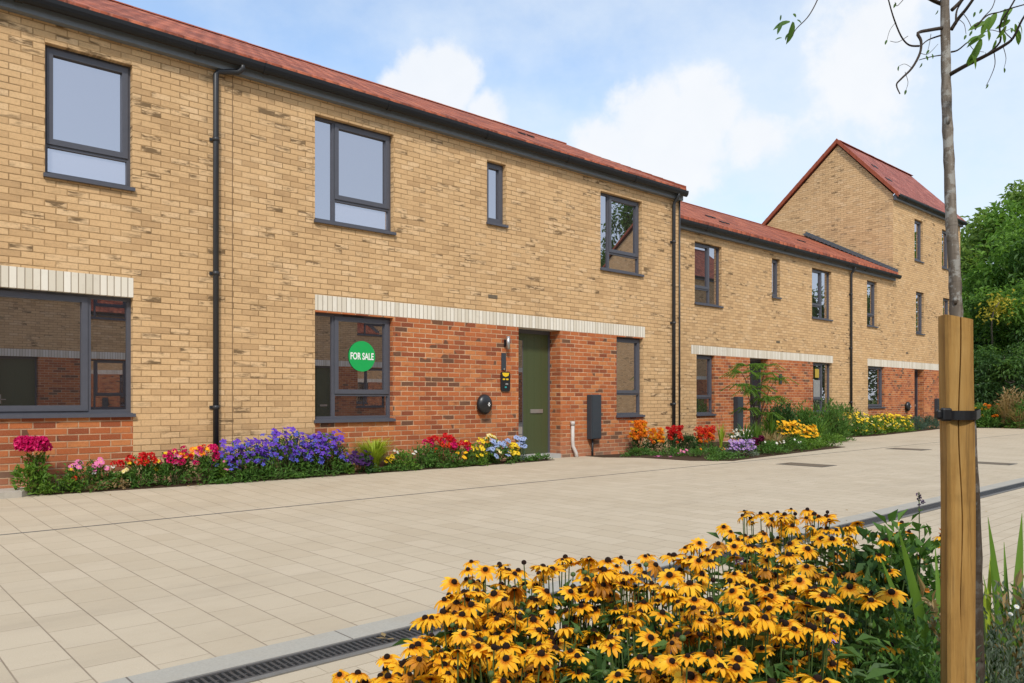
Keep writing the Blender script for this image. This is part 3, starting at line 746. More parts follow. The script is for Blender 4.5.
# ------------------------------------------------------------------ things on the fronts
def text(s, size, loc, parent, mat, sx=1.0, ext=.0008, rot=(PI/2,0,0), name='lettering'):
    cu=bpy.data.curves.new(name,'FONT'); cu.body=s; cu.size=size; cu.extrude=ext; cu.align_x='CENTER'; cu.align_y='CENTER'; cu.offset=size*.022
    o=bpy.data.objects.new(name,cu); C.objects.link(o); cu.materials.append(mat); o.parent=parent
    dg=bpy.context.evaluated_depsgraph_get(); me=bpy.data.meshes.new_from_object(o.evaluated_get(dg)); bpy.data.objects.remove(o)
    o=link(name,me,parent)
    o.location=Vector(loc)-(rel(parent) if parent else Vector()); o.rotation_euler=rot; o.scale=(sx,1,1); return o
# round sticker
cx,cz=6.02,1.71
e=empty('sale_sticker',(cx,10.0,cz),0,'round green FOR SALE sticker on the ground floor window','sticker')
b=MB(); b.lathe([(0.0001,0),(.225,0),(.225,.002),(.0001,.002)],48,Matrix.Translation((cx,10.004,cz))@Matrix.Rotation(PI/2,4,'X')); b.sm=[False]*len(b.sm); b.build('disc',M['greensign'],e)
text('FOR SALE',.140,(cx,10.0,cz-.005),e,M['white'],.66)
# chargers
def charger(x,y,z,label):
    e=empty('car_charger',(x,y,z),0,label,'car charger','car chargers on the fronts')
    b=MB(); Mx=Matrix.Translation((x,y,z))@Matrix.Rotation(PI/2,4,'X')@Matrix.Diagonal((1,1.12,1,1))
    b.lathe([(.10,.0),(.10,.03),(.095,.035)],28,Mx); b.build('back_plate',M['black'],e)
    b=MB(); b.lathe([(.142,.03),(.152,.045),(.150,.075),(.132,.105),(.09,.13),(.04,.142),(.0005,.144)],32,Mx); b.lathe([(.142,.03),(.0005,.03)],32,Mx); sh=b.build('casing',M['black'],e)
    b=MB(); b.box(x+.018,x+.038,y-.152,y-.128,z-.028,z+.032); b.box(x+.005,x+.051,y-.152,y-.130,z-.008,z+.006); link('logo',b.mesh('logo',M['white']),sh,-Vector((x,y,z)))
charger(8.235,9.897,.99,'black round car charger on red brick left of the olive green door')
charger(28.70,11.097,.82,'small dark car charger on the far house beside its navy door')
# door lamp
e=empty('wall_lamp',(8.74,9.897,2.02),0,'slim steel wall lamp under the white lintel beside the green door','lamp')
b=MB(); b.box(8.715,8.775,9.86,9.897,1.97,2.09); b.build('bracket',M['black'],e)
b=MB(); b.tube([(8.745,9.82,1.92),(8.745,9.82,2.14)],.033,14); b.build('lamp_body',M['steel'],e)
# name plate + hanging show-home sign
e=empty('door_plate',(8.705,9.897,1.68),0,'narrow dark number plate on the brick above the yellow printed sign','plate')
b=MB(); b.box(8.655,8.755,9.885,9.897,1.57,1.86); b.build('plate',M['metbox'],e)
b=MB(); b.tube([(8.705,9.885,1.585),(8.705,9.868,1.585)],.014,12); b.build('knob',M['steel'],e)
e=empty('wall_sign',(8.74,9.897,1.38),0,'dark sign with yellow top and pale print beside the green door','sign')
b=MB(); n=8
ol=[]
for (cx_,cz_,a0) in ((8.80,1.25,-PI/2),(8.80,1.50,0),(8.68,1.50,PI/2),(8.68,1.25,PI)):
    for k in range(5): a=a0+PI/2*k/4; ol.append((cx_+.045*math.cos(a),9.897,cz_+.045*math.sin(a)))
b.prism(ol,(0,-.018,0)); b.build('board',M['black'],e)
b=MB(); b.prism([(8.66,9.8785,1.525),(8.82,9.8785,1.525),(8.80,9.8785,1.475),(8.74,9.8785,1.455),(8.68,9.8785,1.475)],(0,-.002,0)); b.build('yellow_print',M['yellowcard'],e)
for i,(wd,zz,m) in enumerate(((.05,1.415,'yellowcard'),(.05,1.415,'yellowcard'),(.06,1.335,'papers'),(.04,1.28,'teal'))):
    xx=(8.70,8.775,8.765,8.74)[i]; b=MB(); b.box(xx-wd/2,xx+wd/2,9.876,9.8785,zz-.013,zz+.013); b.build('print_line',M[m],e)
# meter boxes with their pipes
def meter(x,y,z0,z1,w,label,dep=.13):
    e=empty('meter_box',(x,y,0),0,label,'meter box','tall meter boxes on the fronts')
    b=MB(); b.box(x-w/2,x+w/2,y-dep,y-.003,z0,z1); bm=b.build('case',M['metbox'],e)
    mod=bm.modifiers.new('b','BEVEL'); mod.width=.008; mod.segments=2
    b=MB(); b.box(x-w/2+.015,x+w/2-.015,y-dep-.006,y-dep-.0005,z0+.02,z1-.02); b.build('lid',M['metbox'],e)
    b=MB(); b.tube([(x-.03,y-.05,-.02),(x-.03,y-.05,z0+.01)],.02,8); b.build('pipe',M['pipe'],e)
meter(10.92,9.897,.33,1.16,.27,'tall dark meter box on red brick between green door and small window')
meter(17.80,11.097,.28,1.14,.27,'tall dark meter box left of the feathery sapling')
meter(31.45,11.097,.30,1.10,.27,'far dark meter box on the tall gabled house')
e=empty('outlet_pipe',(10.36,9.897,0),0,'short pale plastic pipe rising from the paving beside the green door','pipe')
b=MB(); b.tube([(10.42,9.80,-.02),(10.41,9.82,.10),(10.36,9.85,.22),(10.36,9.855,.30),(10.36,9.855,.60)],.032,12); b.build('pipe_run',M['pvc'],e)
b=MB(); b.tube([(10.36,9.855,.60),(10.36,9.855,.67)],.042,12); b.build('collar',M['pvc'],e)
e=empty('door_plate',(20.0,11.097,1.6),0,'small dark plate on the set back house right of its door','plate')
b=MB(); b.box(19.95,20.1,11.08,11.097,1.5,1.78); b.build('plate',M['metbox'],e)
e=empty('window_poster',(22.3,11.15,1.7),0,'yellow and white poster in the window of the set back house','poster')
b=MB(); b.box(22.22,22.46,11.186,11.19,1.72,1.98); b.build('yellow_sheet',M['fadedyellow'],e)
b=MB(); b.box(22.12,22.52,11.187,11.19,1.10,1.645); b.build('white_sheet',M['papers'],e)

# ------------------------------------------------------------------ stake and street tree
T0=1.62
pb=at(960,683+90,T0); pt=at(956,318,T0)
e=empty('tree_stake',(pb.x,pb.y,0),0,'square wooden tree stake with black rubber strap in front of the young tree','stake')
def stake():
    b=MB(); n=40; ang0=-.42
    def ring(z,f):
        cxy=Vector((pb.x+(pt.x-pb.x)*f,pb.y+(pt.y-pb.y)*f))
        a=.0265; pts=[]
        ca,sa=math.cos(yaw),math.sin(yaw)
        gd=(.009*max(0,(z/pt.z-.45)/.55)**.7 if z/pt.z>.45 else 0)+.0012*math.sin(z*40); gx=.0025*math.sin(z*17)+.003*math.sin(z*5)
        prof=[(-a,-a*.8),(-a*.8,-a),(gx-a*.05,-a),(gx,-a+gd),(gx+a*.05,-a),(a*.8,-a),(a,-a*.8),(a,a*.8),(a*.8,a),(-a*.8,a),(-a,a*.8)]
        jit=math.sin(z*9)*.0012
        return [(cxy.x+(p[0]+jit)*ca-p[1]*sa,cxy.y+(p[0]+jit)*sa+p[1]*ca,z+(.0 if f<1 else -.006*(p[0]/a))) for p in prof]
    zs=[0.0+k*(pt.z)/n for k in range(n+1)]
    rings=[ring(z,(z-0)/(pt.z)) for z in zs]
    K=len(rings[0]); i=len(b.v)
    for r in rings: b.v+=r
    for k in range(n):
        for j in range(K):
            b.f.append((i+k*K+j,i+k*K+(j+1)%K,i+(k+1)*K+(j+1)%K,i+(k+1)*K+j)); b.m.append(0); b.sm.append(False)
    b.f.append(tuple(i+n*K+j for j in range(K))); b.m.append(0); b.sm.append(False)
    return b
yaw=-math.radians(29)+.0   # front face turned a little towards the camera's left
yaw=math.atan2(-CS,SN)+0.10-math.radians(18)+.0
stake().build('post',M['stake'],e)
# trunk
tp=[(979,900,1.92),(978,760,1.90),(975.5,640,1.87),(973.5,540,1.85),(968.5,430,1.83),(961,350,1.82),(956.5,318,1.82),(954.5,270,1.82),(951,215,1.82),(949,160,1.83),(946.5,100,1.84),(945.5,40,1.85),(944,-30,1.86),(941,-130,1.88),(938,-250,1.9),(934,-380,1.93),(930,-480,1.95)]
tr=[.0215,.021,.0205,.020,.019,.0175,.0165,.0155,.0145,.0137,.0130,.0122,.0113,.0100,.008,.005,.003]
tpts=[at(*p) for p in tp]; tpts[0].z=0
def catmull(pts, n=6):
    out=[]; P=[pts[0]]+list(pts)+[pts[-1]]
    for i in range(1,len(P)-2):
        for k in range(n):
            t=k/n; a,b_,c,d=P[i-1],P[i],P[i+1],P[i+2]
            out.append(.5*((2*b_)+(c-a)*t+(2*a-5*b_+4*c-d)*t*t+(-a+3*b_-3*c+d)*t**3))
    out.append(pts[-1]); return out
te=empty('young_street_tree',(tpts[0].x,tpts[0].y,0),0,'slender young tree with thin sparse branches tied to the wooden stake','tree')
b=MB(); cp=catmull(tpts,6); cr=[v for v in np.interp(np.linspace(0,1,len(cp)),np.linspace(0,1,len(tr)),tr)]
cr=[r*.86*(1+.05*math.sin(k*1.9)+.05*random.uniform(-1,1)) for k,r in enumerate(cr)]
b.tube(cp,cr,14)
for (px_,py_,t_) in ((955.5,300,1.808),(948.2,120,1.826)):   # knots
    p=at(px_,py_,t_); b.tube([p+Vector((0,0,-.010)),p,p+Vector((0,0,.010))],[.003,.0055,.003],7)
b.build('trunk',M['bark'],te)
def branch(pts, r0, r1):
    P=[at(*p) for p in pts]; Q=catmull(P,4); b=MB(); b.tube(Q,list(np.linspace(r0,r1,len(Q))),6); return b,Q
LV=[]   # (point, dir px, len, width)
BR=[([(942,28,1.85),(930,30,1.78),(918,33,1.72),(921,41,1.71),(920,53,1.70),(912,68,1.68),(901,79,1.66),(896.5,85,1.66),(900,94,1.66)],.0042,.0012),
    ([(887,-6,1.60),(893,16,1.62),(901,36,1.66),(909,45,1.69),(919,46,1.705)],.0012,.0022),
    ([(942,35,1.85),(928,40,1.83),(920,47,1.8)],.0022,.0010),
    ([(942,55,1.85),(930,57,1.86),(919,60,1.86)],.0015,.0008),
    ([(949,75,1.84),(965,66,1.80),(985,56,1.74),(1003,46,1.70),(1013,38,1.68),(1022,20,1.66),(1032,5,1.64)],.0052,.0018),
    ([(951,52,1.85),(958,50,1.84),(968,42,1.82),(980,35,1.8)],.0022,.0010),
    ([(951,30,1.85),(958,19,1.84),(967,8,1.82),(978,-8,1.80)],.0045,.0030),
    ([(952,10,1.86),(960,2,1.86),(968,-8,1.85)],.0050,.0035),
    ([(956,24,1.84),(957,10,1.86),(966,-4,1.88)],.0025,.0018),
    ([(985,56,1.74),(1000,42,1.72),(1000,25,1.70),(1010,8,1.68),(1018,-6,1.67)],.0022,.0016),
    ([(1000,12,1.70),(988,15,1.70),(980,22,1.70),(975,26,1.69)],.0012,.0022),
    ([(1000,12,1.70),(1012,8,1.68),(1030,3,1.66)],.0015,.0012),
    ([(994,52,1.72),(995,64,1.72),(991,76,1.72),(986,86,1.72)],.0010,.0006),
    ([(942,4,1.87),(932,0,1.85),(918,-8,1.80)],.0055,.0040),
    ([(820,-6,1.45),(814,7,1.42),(807,18,1.40),(797,28,1.39),(793,34,1.39)],.0012,.0006),
    ([(903,0,1.60),(897,6,1.60),(895,2,1.60)],.0008,.0006),
    ([(908,36,1.66),(898,42,1.66),(890,41,1.66)],.0007,.0005),
    ([(920,53,1.70),(928,54,1.70),(938,44,1.75)],.0007,.0004)]
BR += [([(962,12,1.83),(968,20,1.80),(972,30,1.79),(970,36,1.79)],.0010,.0005),([(968,42,1.82),(974,50,1.80),(984,52,1.78)],.0009,.0005),([(975,30,1.80),(983,18,1.79),(992,8,1.78),(996,-4,1.78)],.0013,.0008),
       ([(1003,46,1.70),(1006,58,1.70),(1004,68,1.70)],.0008,.0004),([(958,19,1.84),(964,24,1.83),(966,34,1.82)],.0009,.0005),([(1012,39,1.69),(1004,30,1.69),(1006,16,1.69)],.0011,.0007),([(980,35,1.80),(990,30,1.79),(1002,32,1.78),(1012,28,1.77)],.0010,.0005),
       ([(896,22,1.64),(890,30,1.64),(887,40,1.64)],.0006,.0004),([(912,68,1.68),(905,64,1.68),(899,66,1.68)],.0006,.0004),([(905,92-20,1.67),(908,82,1.67),(906,90,1.67)],.0006,.0004),([(931,34,1.79),(929,46,1.77),(926,56,1.76)],.0007,.0004)]
for pts,r0,r1 in BR:
    bb,Q=branch(pts,r0,r1); bb.build('branch',M['twig'],te)
# out-of-frame upper limbs carry the rest of the small crown
for k in range(14):
    f=random.uniform(.45,.98); idx=int(f*(len(cp)-1)); p=cp[idx]
    if p.z<2.35: continue
    a=random.uniform(0,2*PI); L=random.uniform(.35,.7)
    q=[p,p+Vector((math.cos(a)*L*.5,math.sin(a)*L*.5,L*.35)),p+Vector((math.cos(a)*L,math.sin(a)*L,L*.45))]
    b=MB(); b.tube(q,[.005,.0035,.0015],6); b.build('branch',M['twig'],te)
    lp=[]; 
    for s_ in range(9):
        w=random.uniform(.3,1); lp.append(q[0].lerp(q[2],w)+Vector((0,0,.03)))
    bl=MB(); dr=rng.normal(size=(9,3)); bl.leaves([tuple(v) for v in lp],dr,rng.normal(size=(9,3))+[0,0,2],.06,.03); bl.build('leaf_spray',M['tree1'],te)
def leafset(specs):
    b=MB()
    for (px_,py_,t_,dx,dy,L,Wd) in specs:
        p=at(px_,py_,t_); d=Vector((SN*dx,-CS*dx,-dy)); d+=Vector((random.uniform(-.25,.25),random.uniform(-.25,.25),0))
        n_=Vector((-CS,-SN,.5))+Vector((random.uniform(-.8,.8),random.uniform(-.8,.8),random.uniform(-.3,.6)))
        # curved leaf made of three strips
        d.normalize(); w=d.cross(n_).normalized(); n2=w.cross(d)
        K=5; prev=None
        i0=len(b.v)
        for k in range(K+1):
            f=k/K; wd=Wd*.5*math.sin(PI*min(1,.08+f*.92))**.8; c=p+d*L*f-n2*L*.25*f*f
            b.v += [tuple(c+w*wd+n2*wd*.35),tuple(c),tuple(c-w*wd+n2*wd*.35)]
        for k in range(K):
            q=i0+3*k
            b.f += [(q,q+1,q+4,q+3),(q+1,q+2,q+5,q+4)]; b.m+=[0,0]; b.sm+=[True,True]
    return b
S=[]
for px_,py_,dx,dy,L in ((990,17,-.25,1,.040),(996,13,-.3,1,.040),(1005,9,.3,1,.030),(1012,8,-.6,.8,.036),(1010,20,-.7,.6,.030),(1015,24,.4,1,.024),(985,22,-1,.5,.034),(981,39,-.4,1,.045),(979,44,-.3,1,.046),(976,50,-.5,1,.030),(972,55,.5,.3,.030),(1018,22,.8,.7,.028),(1003,33,.5,.8,.022),(996,40,-.2,1,.018),(988,30,.3,.9,.022),(1006,26,-.4,.8,.028),(1018,30,.2,.9,.030),(1010,28,.7,.5,.034),(985,35,-1,.35,.040),(979,36,-1,.4,.030)):
    S.append((px_,py_,1.70,dx,dy,L*1.05,L*.36))
leafset(S).build('leaf_spray',M['tree1'],te)
S=[(793,22,1.39,.1,1,.038,.013),(790,22,1.39,-1,.15,.030,.014),(782,24,1.39,-.6,1,.020,.007),(793,14,1.39,.2,.2,.008,.006),(797,20,1.39,.8,.4,.011,.005),(781,15,1.39,0,1,.010,.003),(782,38,1.39,-1,.1,.012,.006),(789,33,1.39,-.4,.8,.014,.006)]
leafset(S).build('leaf_spray',M['tree2'],te)
S=[(902,-3,1.60,.2,1,.022,.010),(909,-3,1.60,.3,1,.016,.009),(931,52,1.70,-.2,1,.010,.007),(929,55,1.70,.5,.8,.008,.005)]
for px_,py_ in ((926,56),(929,50),(932,54),(922,63),(938,10),(972,31),(985,52),(1004,68),(966,35),(887,40),(899,66),(906,90),(975,12),(982,9),(1012,28),(988,84),(896,3),(980,22)):
    leafset([(px_,py_,1.74,random.uniform(-.6,.6),1,.011,.005)]).build('leaf',M['tree2'],te)
# rubber strap round stake and trunk, with buckle
e2=empty('tree_tie',(pt.x,pt.y,1.04),0,'black rubber strap with buckle holding stake and trunk together','strap')
zc=at(955,415,T0).z
def pole(z): f=z/pt.z; return Vector((pb.x+(pt.x-pb.x)*f,pb.y+(pt.y-pb.y)*f,z))
pc=pole(zc); tc_=at(969,415,1.83); dirv=(tc_-pc); dirv.z=0; Ld=dirv.length; dirv.normalize(); wv=Vector((-dirv.y,dirv.x,0))
path=[]
for k in range(13): a=PI/2+PI*k/12; path.append(pc+dirv*math.cos(a)*.0365+wv*math.sin(a)*.0365)
for k in range(13): a=-PI/2+PI*k/12; path.append(pc+dirv*(Ld+math.cos(a)*.023)+wv*math.sin(a)*.023)
b=MB(); hh=.0095
n=len(path)
for k in range(n):
    p,q=path[k],path[(k+1)%n]
    cen=pc+dirv*Ld*.5
    def outw(v): 
        d=(v-cen); d.z=0; return d.normalized()*.0022
    for (zz0,zz1) in ((zc-hh,zc+hh),):
        po,qo=p+outw(p),q+outw(q)
        b.quad((po.x,po.y,zz0),(qo.x,qo.y,zz0),(qo.x,qo.y,zz1),(po.x,po.y,zz1)); b.quad((p.x,p.y,zz0),(q.x,q.y,zz0),(q.x,q.y,zz1),(p.x,p.y,zz1))
        b.quad((po.x,po.y,zz1),(qo.x,qo.y,zz1),(q.x,q.y,zz1),(p.x,p.y,zz1)); b.quad((po.x,po.y,zz0),(qo.x,qo.y,zz0),(q.x,q.y,zz0),(p.x,p.y,zz0))
b.build('strap',M['rubber'],e2)
b=MB(); bp_=at(946,414.5,T0-.045); rr=Vector((SN,-CS,0)); ff=Vector((CS,SN,0))
def obox(b,c,hx,hy,hz):
    for sgn in (-1,1):
        pass
    P=[c+rr*sx*hx+ff*sy*hy+Vector((0,0,sz*hz)) for sx in(-1,1) for sy in (-1,1) for sz in (-1,1)]
    i=len(b.v); b.v+=[tuple(p) for p in P]
    for q in ((0,1,3,2),(4,6,7,5),(0,4,5,1),(2,3,7,6),(0,2,6,4),(1,5,7,3)): b.f.append(tuple(i+k for k in q)); b.m.append(0); b.sm.append(False)
obox(b,bp_,.010,.007,.0135); obox(b,bp_+rr*-.014+ff*.003,.005,.008,.0095)
bo=b.build('buckle',M['rubber'],e2); md=bo.modifiers.new('b','BEVEL'); md.width=.004; md.segments=2

# ------------------------------------------------------------------ plants
def unit(n): 
    v=rng.normal(size=(n,3)); return v/np.linalg.norm(v,axis=1,keepdims=True)
def bloom_mesh(kind, mat, seed):
    r=random.Random(seed); b=MB()
    def pt_(a,L,w,up,rad=0.0,lift=0):
        d=Vector((math.cos(a),math.sin(a),0)); s_=Vector((-math.sin(a),math.cos(a),0)); c0=d*rad+Vector((0,0,lift))
        p1=c0+d*L*.5+Vector((0,0,up*L*.6)); p2=c0+d*L+Vector((0,0,up*L*.6-.12*L))
        b.poly([c0,p1-s_*w*.5,p2-s_*w*.28,p2+s_*w*.28,p1+s_*w*.5])
    if kind=='daisy':
        for k in range(9): pt_(2*PI*k/9+r.uniform(-.1,.1),.5,.30,r.uniform(0,.35))
    elif kind=='pansy':
        for k in range(5): pt_(2*PI*k/5+r.uniform(-.1,.1),.52,.55,r.uniform(.05,.4))
    elif kind=='star':
        for k in range(5): pt_(2*PI*k/5+r.uniform(-.1,.1),.52,.36,r.uniform(.3,.7))
    elif kind=='pom':
        for k in range(26):
            z=r.uniform(-.3,1); rr_=math.sqrt(max(0,1-z*z)); a=r.uniform(0,2*PI)
            c0=Vector((rr_*math.cos(a),rr_*math.sin(a),z))*.28
            n_=c0.normalized(); s_=n_.orthogonal().normalized(); s2=n_.cross(s_)
            R=Matrix.Rotation(r.uniform(0,6),3,n_); s_=R@s_; s2=R@s2
            t=c0+n_*.16
            b.poly([c0-s_*.12,t+s2*.16-s_*.05,t+n_*.06+s_*.1,c0+s_*.14-s2*.08])
    if kind in('daisy','pansy'):
        b.lathe([(.11,.03),(.09,.09),(.001,.10)],7,Matrix(),1)
    return b.mesh('flower',[mat,M['yellowcard'] if kind=='daisy' else M['cone'] if mat.name.startswith(('paleblue','yellow','darkp')) else M['yellowcard']])
_bm={}
def bloom(kind,col):
    k=(kind,col,random.randrange(3))
    if k not in _bm: _bm[k]=bloom_mesh(kind,PET[col],hash(k[2])+len(_bm))
    return _bm[k]
def plant(name,label,cat,x,y,hgt,rx,ry=None,leaf='leaf',n=260,ll=.06,lw=.022,blooms=(),base=None,group=None,upright=.4,lowest=.0,dens=2.2,bx=1.6,z=None,stems=10):
    ry=ry or rx*.8; n=int(n*dens); z=rise(x,y)+.008 if z is None else z
    e=empty(name,(x,y,z),0,label,cat,group)
    b=MB()
    for k in range(stems):
        a=random.uniform(0,2*PI); f=random.uniform(.2,.85); top=Vector((rx*f*math.cos(a),ry*f*math.sin(a),hgt*random.uniform(.55,.92)))
        b.tube([(top.x*.2,top.y*.2,-.02),(top.x*.65,top.y*.65,top.z*.55),tuple(top)],[.006,.004,.0025],4,1,False)
    # clumped foliage in a dome volume
    nc=max(4,int(n/22)); uc=unit(nc); uc[:,2]=np.abs(uc[:,2]); rad=rng.uniform(.45,1,nc)**.6
    cen=uc*rad[:,None]*[rx*.92,ry*.92,hgt*.90]; 
    idx=rng.integers(0,nc,n); p=cen[idx]+rng.normal(size=(n,3))*[rx*.16,ry*.16,hgt*.10]
    p[:,2]=np.clip(p[:,2],max(.01,hgt*lowest),hgt)
    out=p*[1,1,.6]; out/=np.linalg.norm(out,axis=1,keepdims=True)+1e-6
    d=out*.7+unit(n)*.8+[0,0,upright]; nn=unit(n)*.7+[0,-.2,1.0]
    L=rng.uniform(.65,1.25,n)*ll
    b.leaves(p,d,nn,L,L*lw/ll,0)
    b.build('foliage',[M[leaf],M['stem']],e,world=False)
    for (kind,col,cnt,size,zlo,zhi) in blooms:
        if size>.03: cnt=max(1,int(cnt*bx)); size*=1.22
        for k in range(cnt):
            a=random.uniform(0,2*PI); zf=random.uniform(zlo,zhi); rr_=max(math.sqrt(max(0.02,1-min(zf,.98)**2))*random.uniform(.6,1.03),.8*math.sqrt(random.random()))
            if random.random()<.75: a=-abs(a%PI) if random.random()<.9 else a
            o=link('flower',bloom(kind,col),e,(rx*rr_*math.cos(a),ry*rr_*math.sin(a),hgt*zf*1.03+size*.15))
            s_=size*random.uniform(.8,1.2); o.scale=(s_,s_,s_)
            o.rotation_euler=(random.uniform(.35,1.05),random.uniform(-.35,.35)+math.cos(a)*.3,random.uniform(-.8,.8))
    return e
def blades(name,label,cat,x,y,hgt,rx,n,leaf,width=.008,curve=.5,z=None,group=None,lean=0):
    z=rise(x,y)+.008 if z is None else z
    e=empty(name,(x,y,z),0,label,cat,group); b=MB()
    for k in range(n):
        a=random.uniform(0,2*PI); L=hgt*random.uniform(.6,1.08); out=rx*random.uniform(.25,1); w=Vector((-math.sin(a),math.cos(a),0)); d=Vector((math.cos(a),math.sin(a),0))
        base=d*random.uniform(0,rx*.15); i0=len(b.v); K=5
        for j in range(K+1):
            f=j/K; c=base+d*out*(f**1.7)+Vector((lean*f,0,L*(f-curve*.42*f**3)))
            wd=width*.5*(1-f**2.2)+.0006; b.v+=[tuple(c-w*wd),tuple(c+w*wd)]
        for j in range(K): q=i0+2*j; b.f.append((q,q+1,q+3,q+2)); b.m.append(0); b.sm.append(True)
    b.build('blades',M[leaf],e,world=False); return e

# --- bed along the first two houses
def wp(px,Y): return PX(px,Y)
G1='bedding plants along the first house wall'
plant('cockscomb','tall plant with a dense magenta flower head left of the low greenery','flower',wp(32,9.62),9.62,.50,.17,leaf='leafl',n=190,ll=.07,lw=.03,blooms=[('pom','magenta',40,.095,.92,1.08),('pom','pink',4,.08,.95,1.05)],group=G1)
plant('bedding_plant','low green plant with small pink flowers right of the magenta cockscomb','flower',wp(86,9.66),9.66,.31,.26,n=230,blooms=[('daisy','pink',4,.065,.8,1),('daisy','yellow',1,.04,.6,.9)],group=G1)
plant('bedding_plant','low leafy green plant at the foot of the magenta cockscomb','plant',wp(60,9.60),9.60,.24,.24,leaf='leafl',n=200,blooms=[('pom','scarlet',1,.05,.5,.6),('daisy','cream',1,.04,.2,.3)],group=G1)
plant('geranium','small sparse plant with a single red flower head','flower',wp(115,9.68),9.68,.24,.09,n=50,leaf='leaf',blooms=[('pom','red',2,.08,1,1.05)],group=G1)
plant('geranium','bushy plant with bright red and orange heads left of the mixed pink ones','flower',wp(141,9.62),9.62,.33,.18,n=210,leaf='leaf',blooms=[('pom','red',6,.08,.8,1.05),('pom','scarlet',3,.07,.7,1),('daisy','yellow',2,.045,.8,1)],group=G1)
plant('zinnia','mixed magenta, red and yellow flowers beside the tall downpipe, left half','flower',wp(176,9.60),9.60,.40,.22,n=260,leaf='leaf',blooms=[('pom','magenta',9,.07,.6,1.0),('pom','red',3,.065,.75,1),('daisy','pink',4,.06,.6,1),('daisy','yellow',3,.055,.7,1),('daisy','orange',2,.05,.7,1)],group=G1)
plant('zinnia','mixed orange, yellow and pink flowers at the foot of the tall downpipe','flower',wp(205,9.60),9.60,.42,.22,n=260,leaf='leaf',blooms=[('pom','magenta',7,.07,.55,1.0),('daisy','orange',4,.065,.8,1),('daisy','gold',4,.06,.75,1),('daisy','pink',3,.06,.5,.9),('pom','scarlet',2,.06,.8,1)],group=G1)
for i,(px_,y_,h_,r_,l_) in enumerate(((244,9.62,.46,.36,'violet blue bellflower clump right of the downpipe, lowest of three'),(284,9.63,.58,.42,'violet blue bellflower clump, middle and tallest of three'),(324,9.62,.52,.36,'violet blue bellflower clump nearest the ground floor window sill'))):
    plant('bellflower',l_,'flower',wp(px_,y_),y_,h_,r_,.25,leaf='leaf',n=560,ll=.065,lw=.02,blooms=[('star','violet',42,.062,.45,1.06),('star','blue',24,.055,.3,.95),('star','darkp',6,.045,.3,.9)],group='violet bellflowers along the wall')
plant('pansy','dark purple pansies under the ground floor window','flower',wp(360,9.6),9.6,.27,.24,n=170,leaf='leafd',blooms=[('pansy','darkp',20,.06,.35,1.02)],group=G1)
blades('ornamental_grass','tuft of lime green grass under the sticker window','grass',wp(374,9.66),9.66,.60,.38,420,'lime',.014,.6)
blades('dry_grass','thin dry grass stalks against the red brick under the window','grass',wp(352,9.8),9.8,.50,.25,18,'dry',.004,.2)
plant('pansy','yellow pansy between the purple pansies and low greenery','flower',wp(388,9.58),9.58,.19,.11,n=70,blooms=[('pansy','yellow',7,.06,.6,1.02)],group=G1)
plant('bedding_plant','low spreading green plant right of the yellow pansy','plant',wp(404,9.58),9.58,.28,.28,n=300,leaf='leafl',ll=.045,blooms=[('daisy','white',3,.04,.7,1)],group=G1)
plant('bedding_plant','taller leafy green plant left of the red and pink zinnias','plant',wp(423,9.60),9.60,.36,.26,n=280,leaf='leaf',blooms=[],group=G1)
plant('zinnia','red and hot pink flower heads on red brick below the car charger','flower',wp(441,9.62),9.62,.44,.32,n=230,leaf='leaf',blooms=[('pom','red',10,.085,.75,1.06),('pom','magenta',7,.085,.5,.95),('pom','scarlet',5,.085,.45,.8)],group=G1)
plant('zinnia','smaller pink and coral flower heads left of the yellow pansies','flower',wp(459,9.57),9.57,.35,.24,n=190,leaf='leaf',blooms=[('pom','magenta',4,.08,.5,.9),('pom','red',4,.08,.8,1.05),('daisy','gold',6,.06,.3,.7)],group=G1)
plant('pansy','yellow pansies with pale leaves right of the coral flowers','flower',wp(475,9.6),9.6,.38,.26,n=190,leaf='leafl',blooms=[('pansy','yellow',14,.062,.25,1.02)],group=G1)
plant('pansy','pale blue pansies below the wall sign','flower',wp(498,9.56),9.56,.36,.25,n=190,leaf='leaf',blooms=[('pansy','paleblue',16,.07,.3,1.02),('pansy','cream',3,.06,.4,.8)],group=G1)
plant('pansy','cream and yellow pansies behind the pale blue ones','flower',wp(489,9.76),9.76,.42,.17,n=150,leaf='leafl',blooms=[('pansy','cream',7,.065,.75,1.04),('pansy','yellow',4,.06,.8,1.04)],group=G1)
plant('pansy','bright yellow pansies left of the green door','flower',wp(512,9.58),9.58,.28,.13,n=110,leaf='leaf',blooms=[('pansy','yellow',11,.07,.4,1.02)],group=G1)
plant('pansy','tall pale blue flowers closest to the green door','flower',wp(520,9.70),9.70,.38,.14,n=110,leaf='blue',blooms=[('pansy','paleblue',14,.065,.5,1.04)],group=G1)
plant('creeping_plant','low creeping green plant in front of the green door','plant',wp(538,9.62),9.62,.10,.34,.12,n=170,leaf='leaf',ll=.045,blooms=[('daisy','white',5,.03,.8,1)],group=G1)
plant('creeping_plant','thin creeping green plant along the bed edge by the coral flowers','plant',wp(463,9.46),9.46,.10,.55,.07,n=210,leaf='leaf',ll=.04,blooms=[],group=G1)
plant('creeping_plant','thin creeping green plant along the bed edge by the purple pansies','plant',wp(398,9.45),9.45,.09,.5,.06,n=190,leaf='leaf',ll=.04,blooms=[],group=G1)
plant('creeping_plant','sparse dry creeping plant left of the red geranium','plant',wp(112,9.58),9.58,.10,.3,.08,n=110,leaf='dry',ll=.04,blooms=[],group=G1)
plant('creeping_plant','low green plant filling the bed edge below the bellflowers','plant',wp(270,9.44),9.44,.14,.8,.08,n=420,leaf='leaf',ll=.05,blooms=[],group=G1)

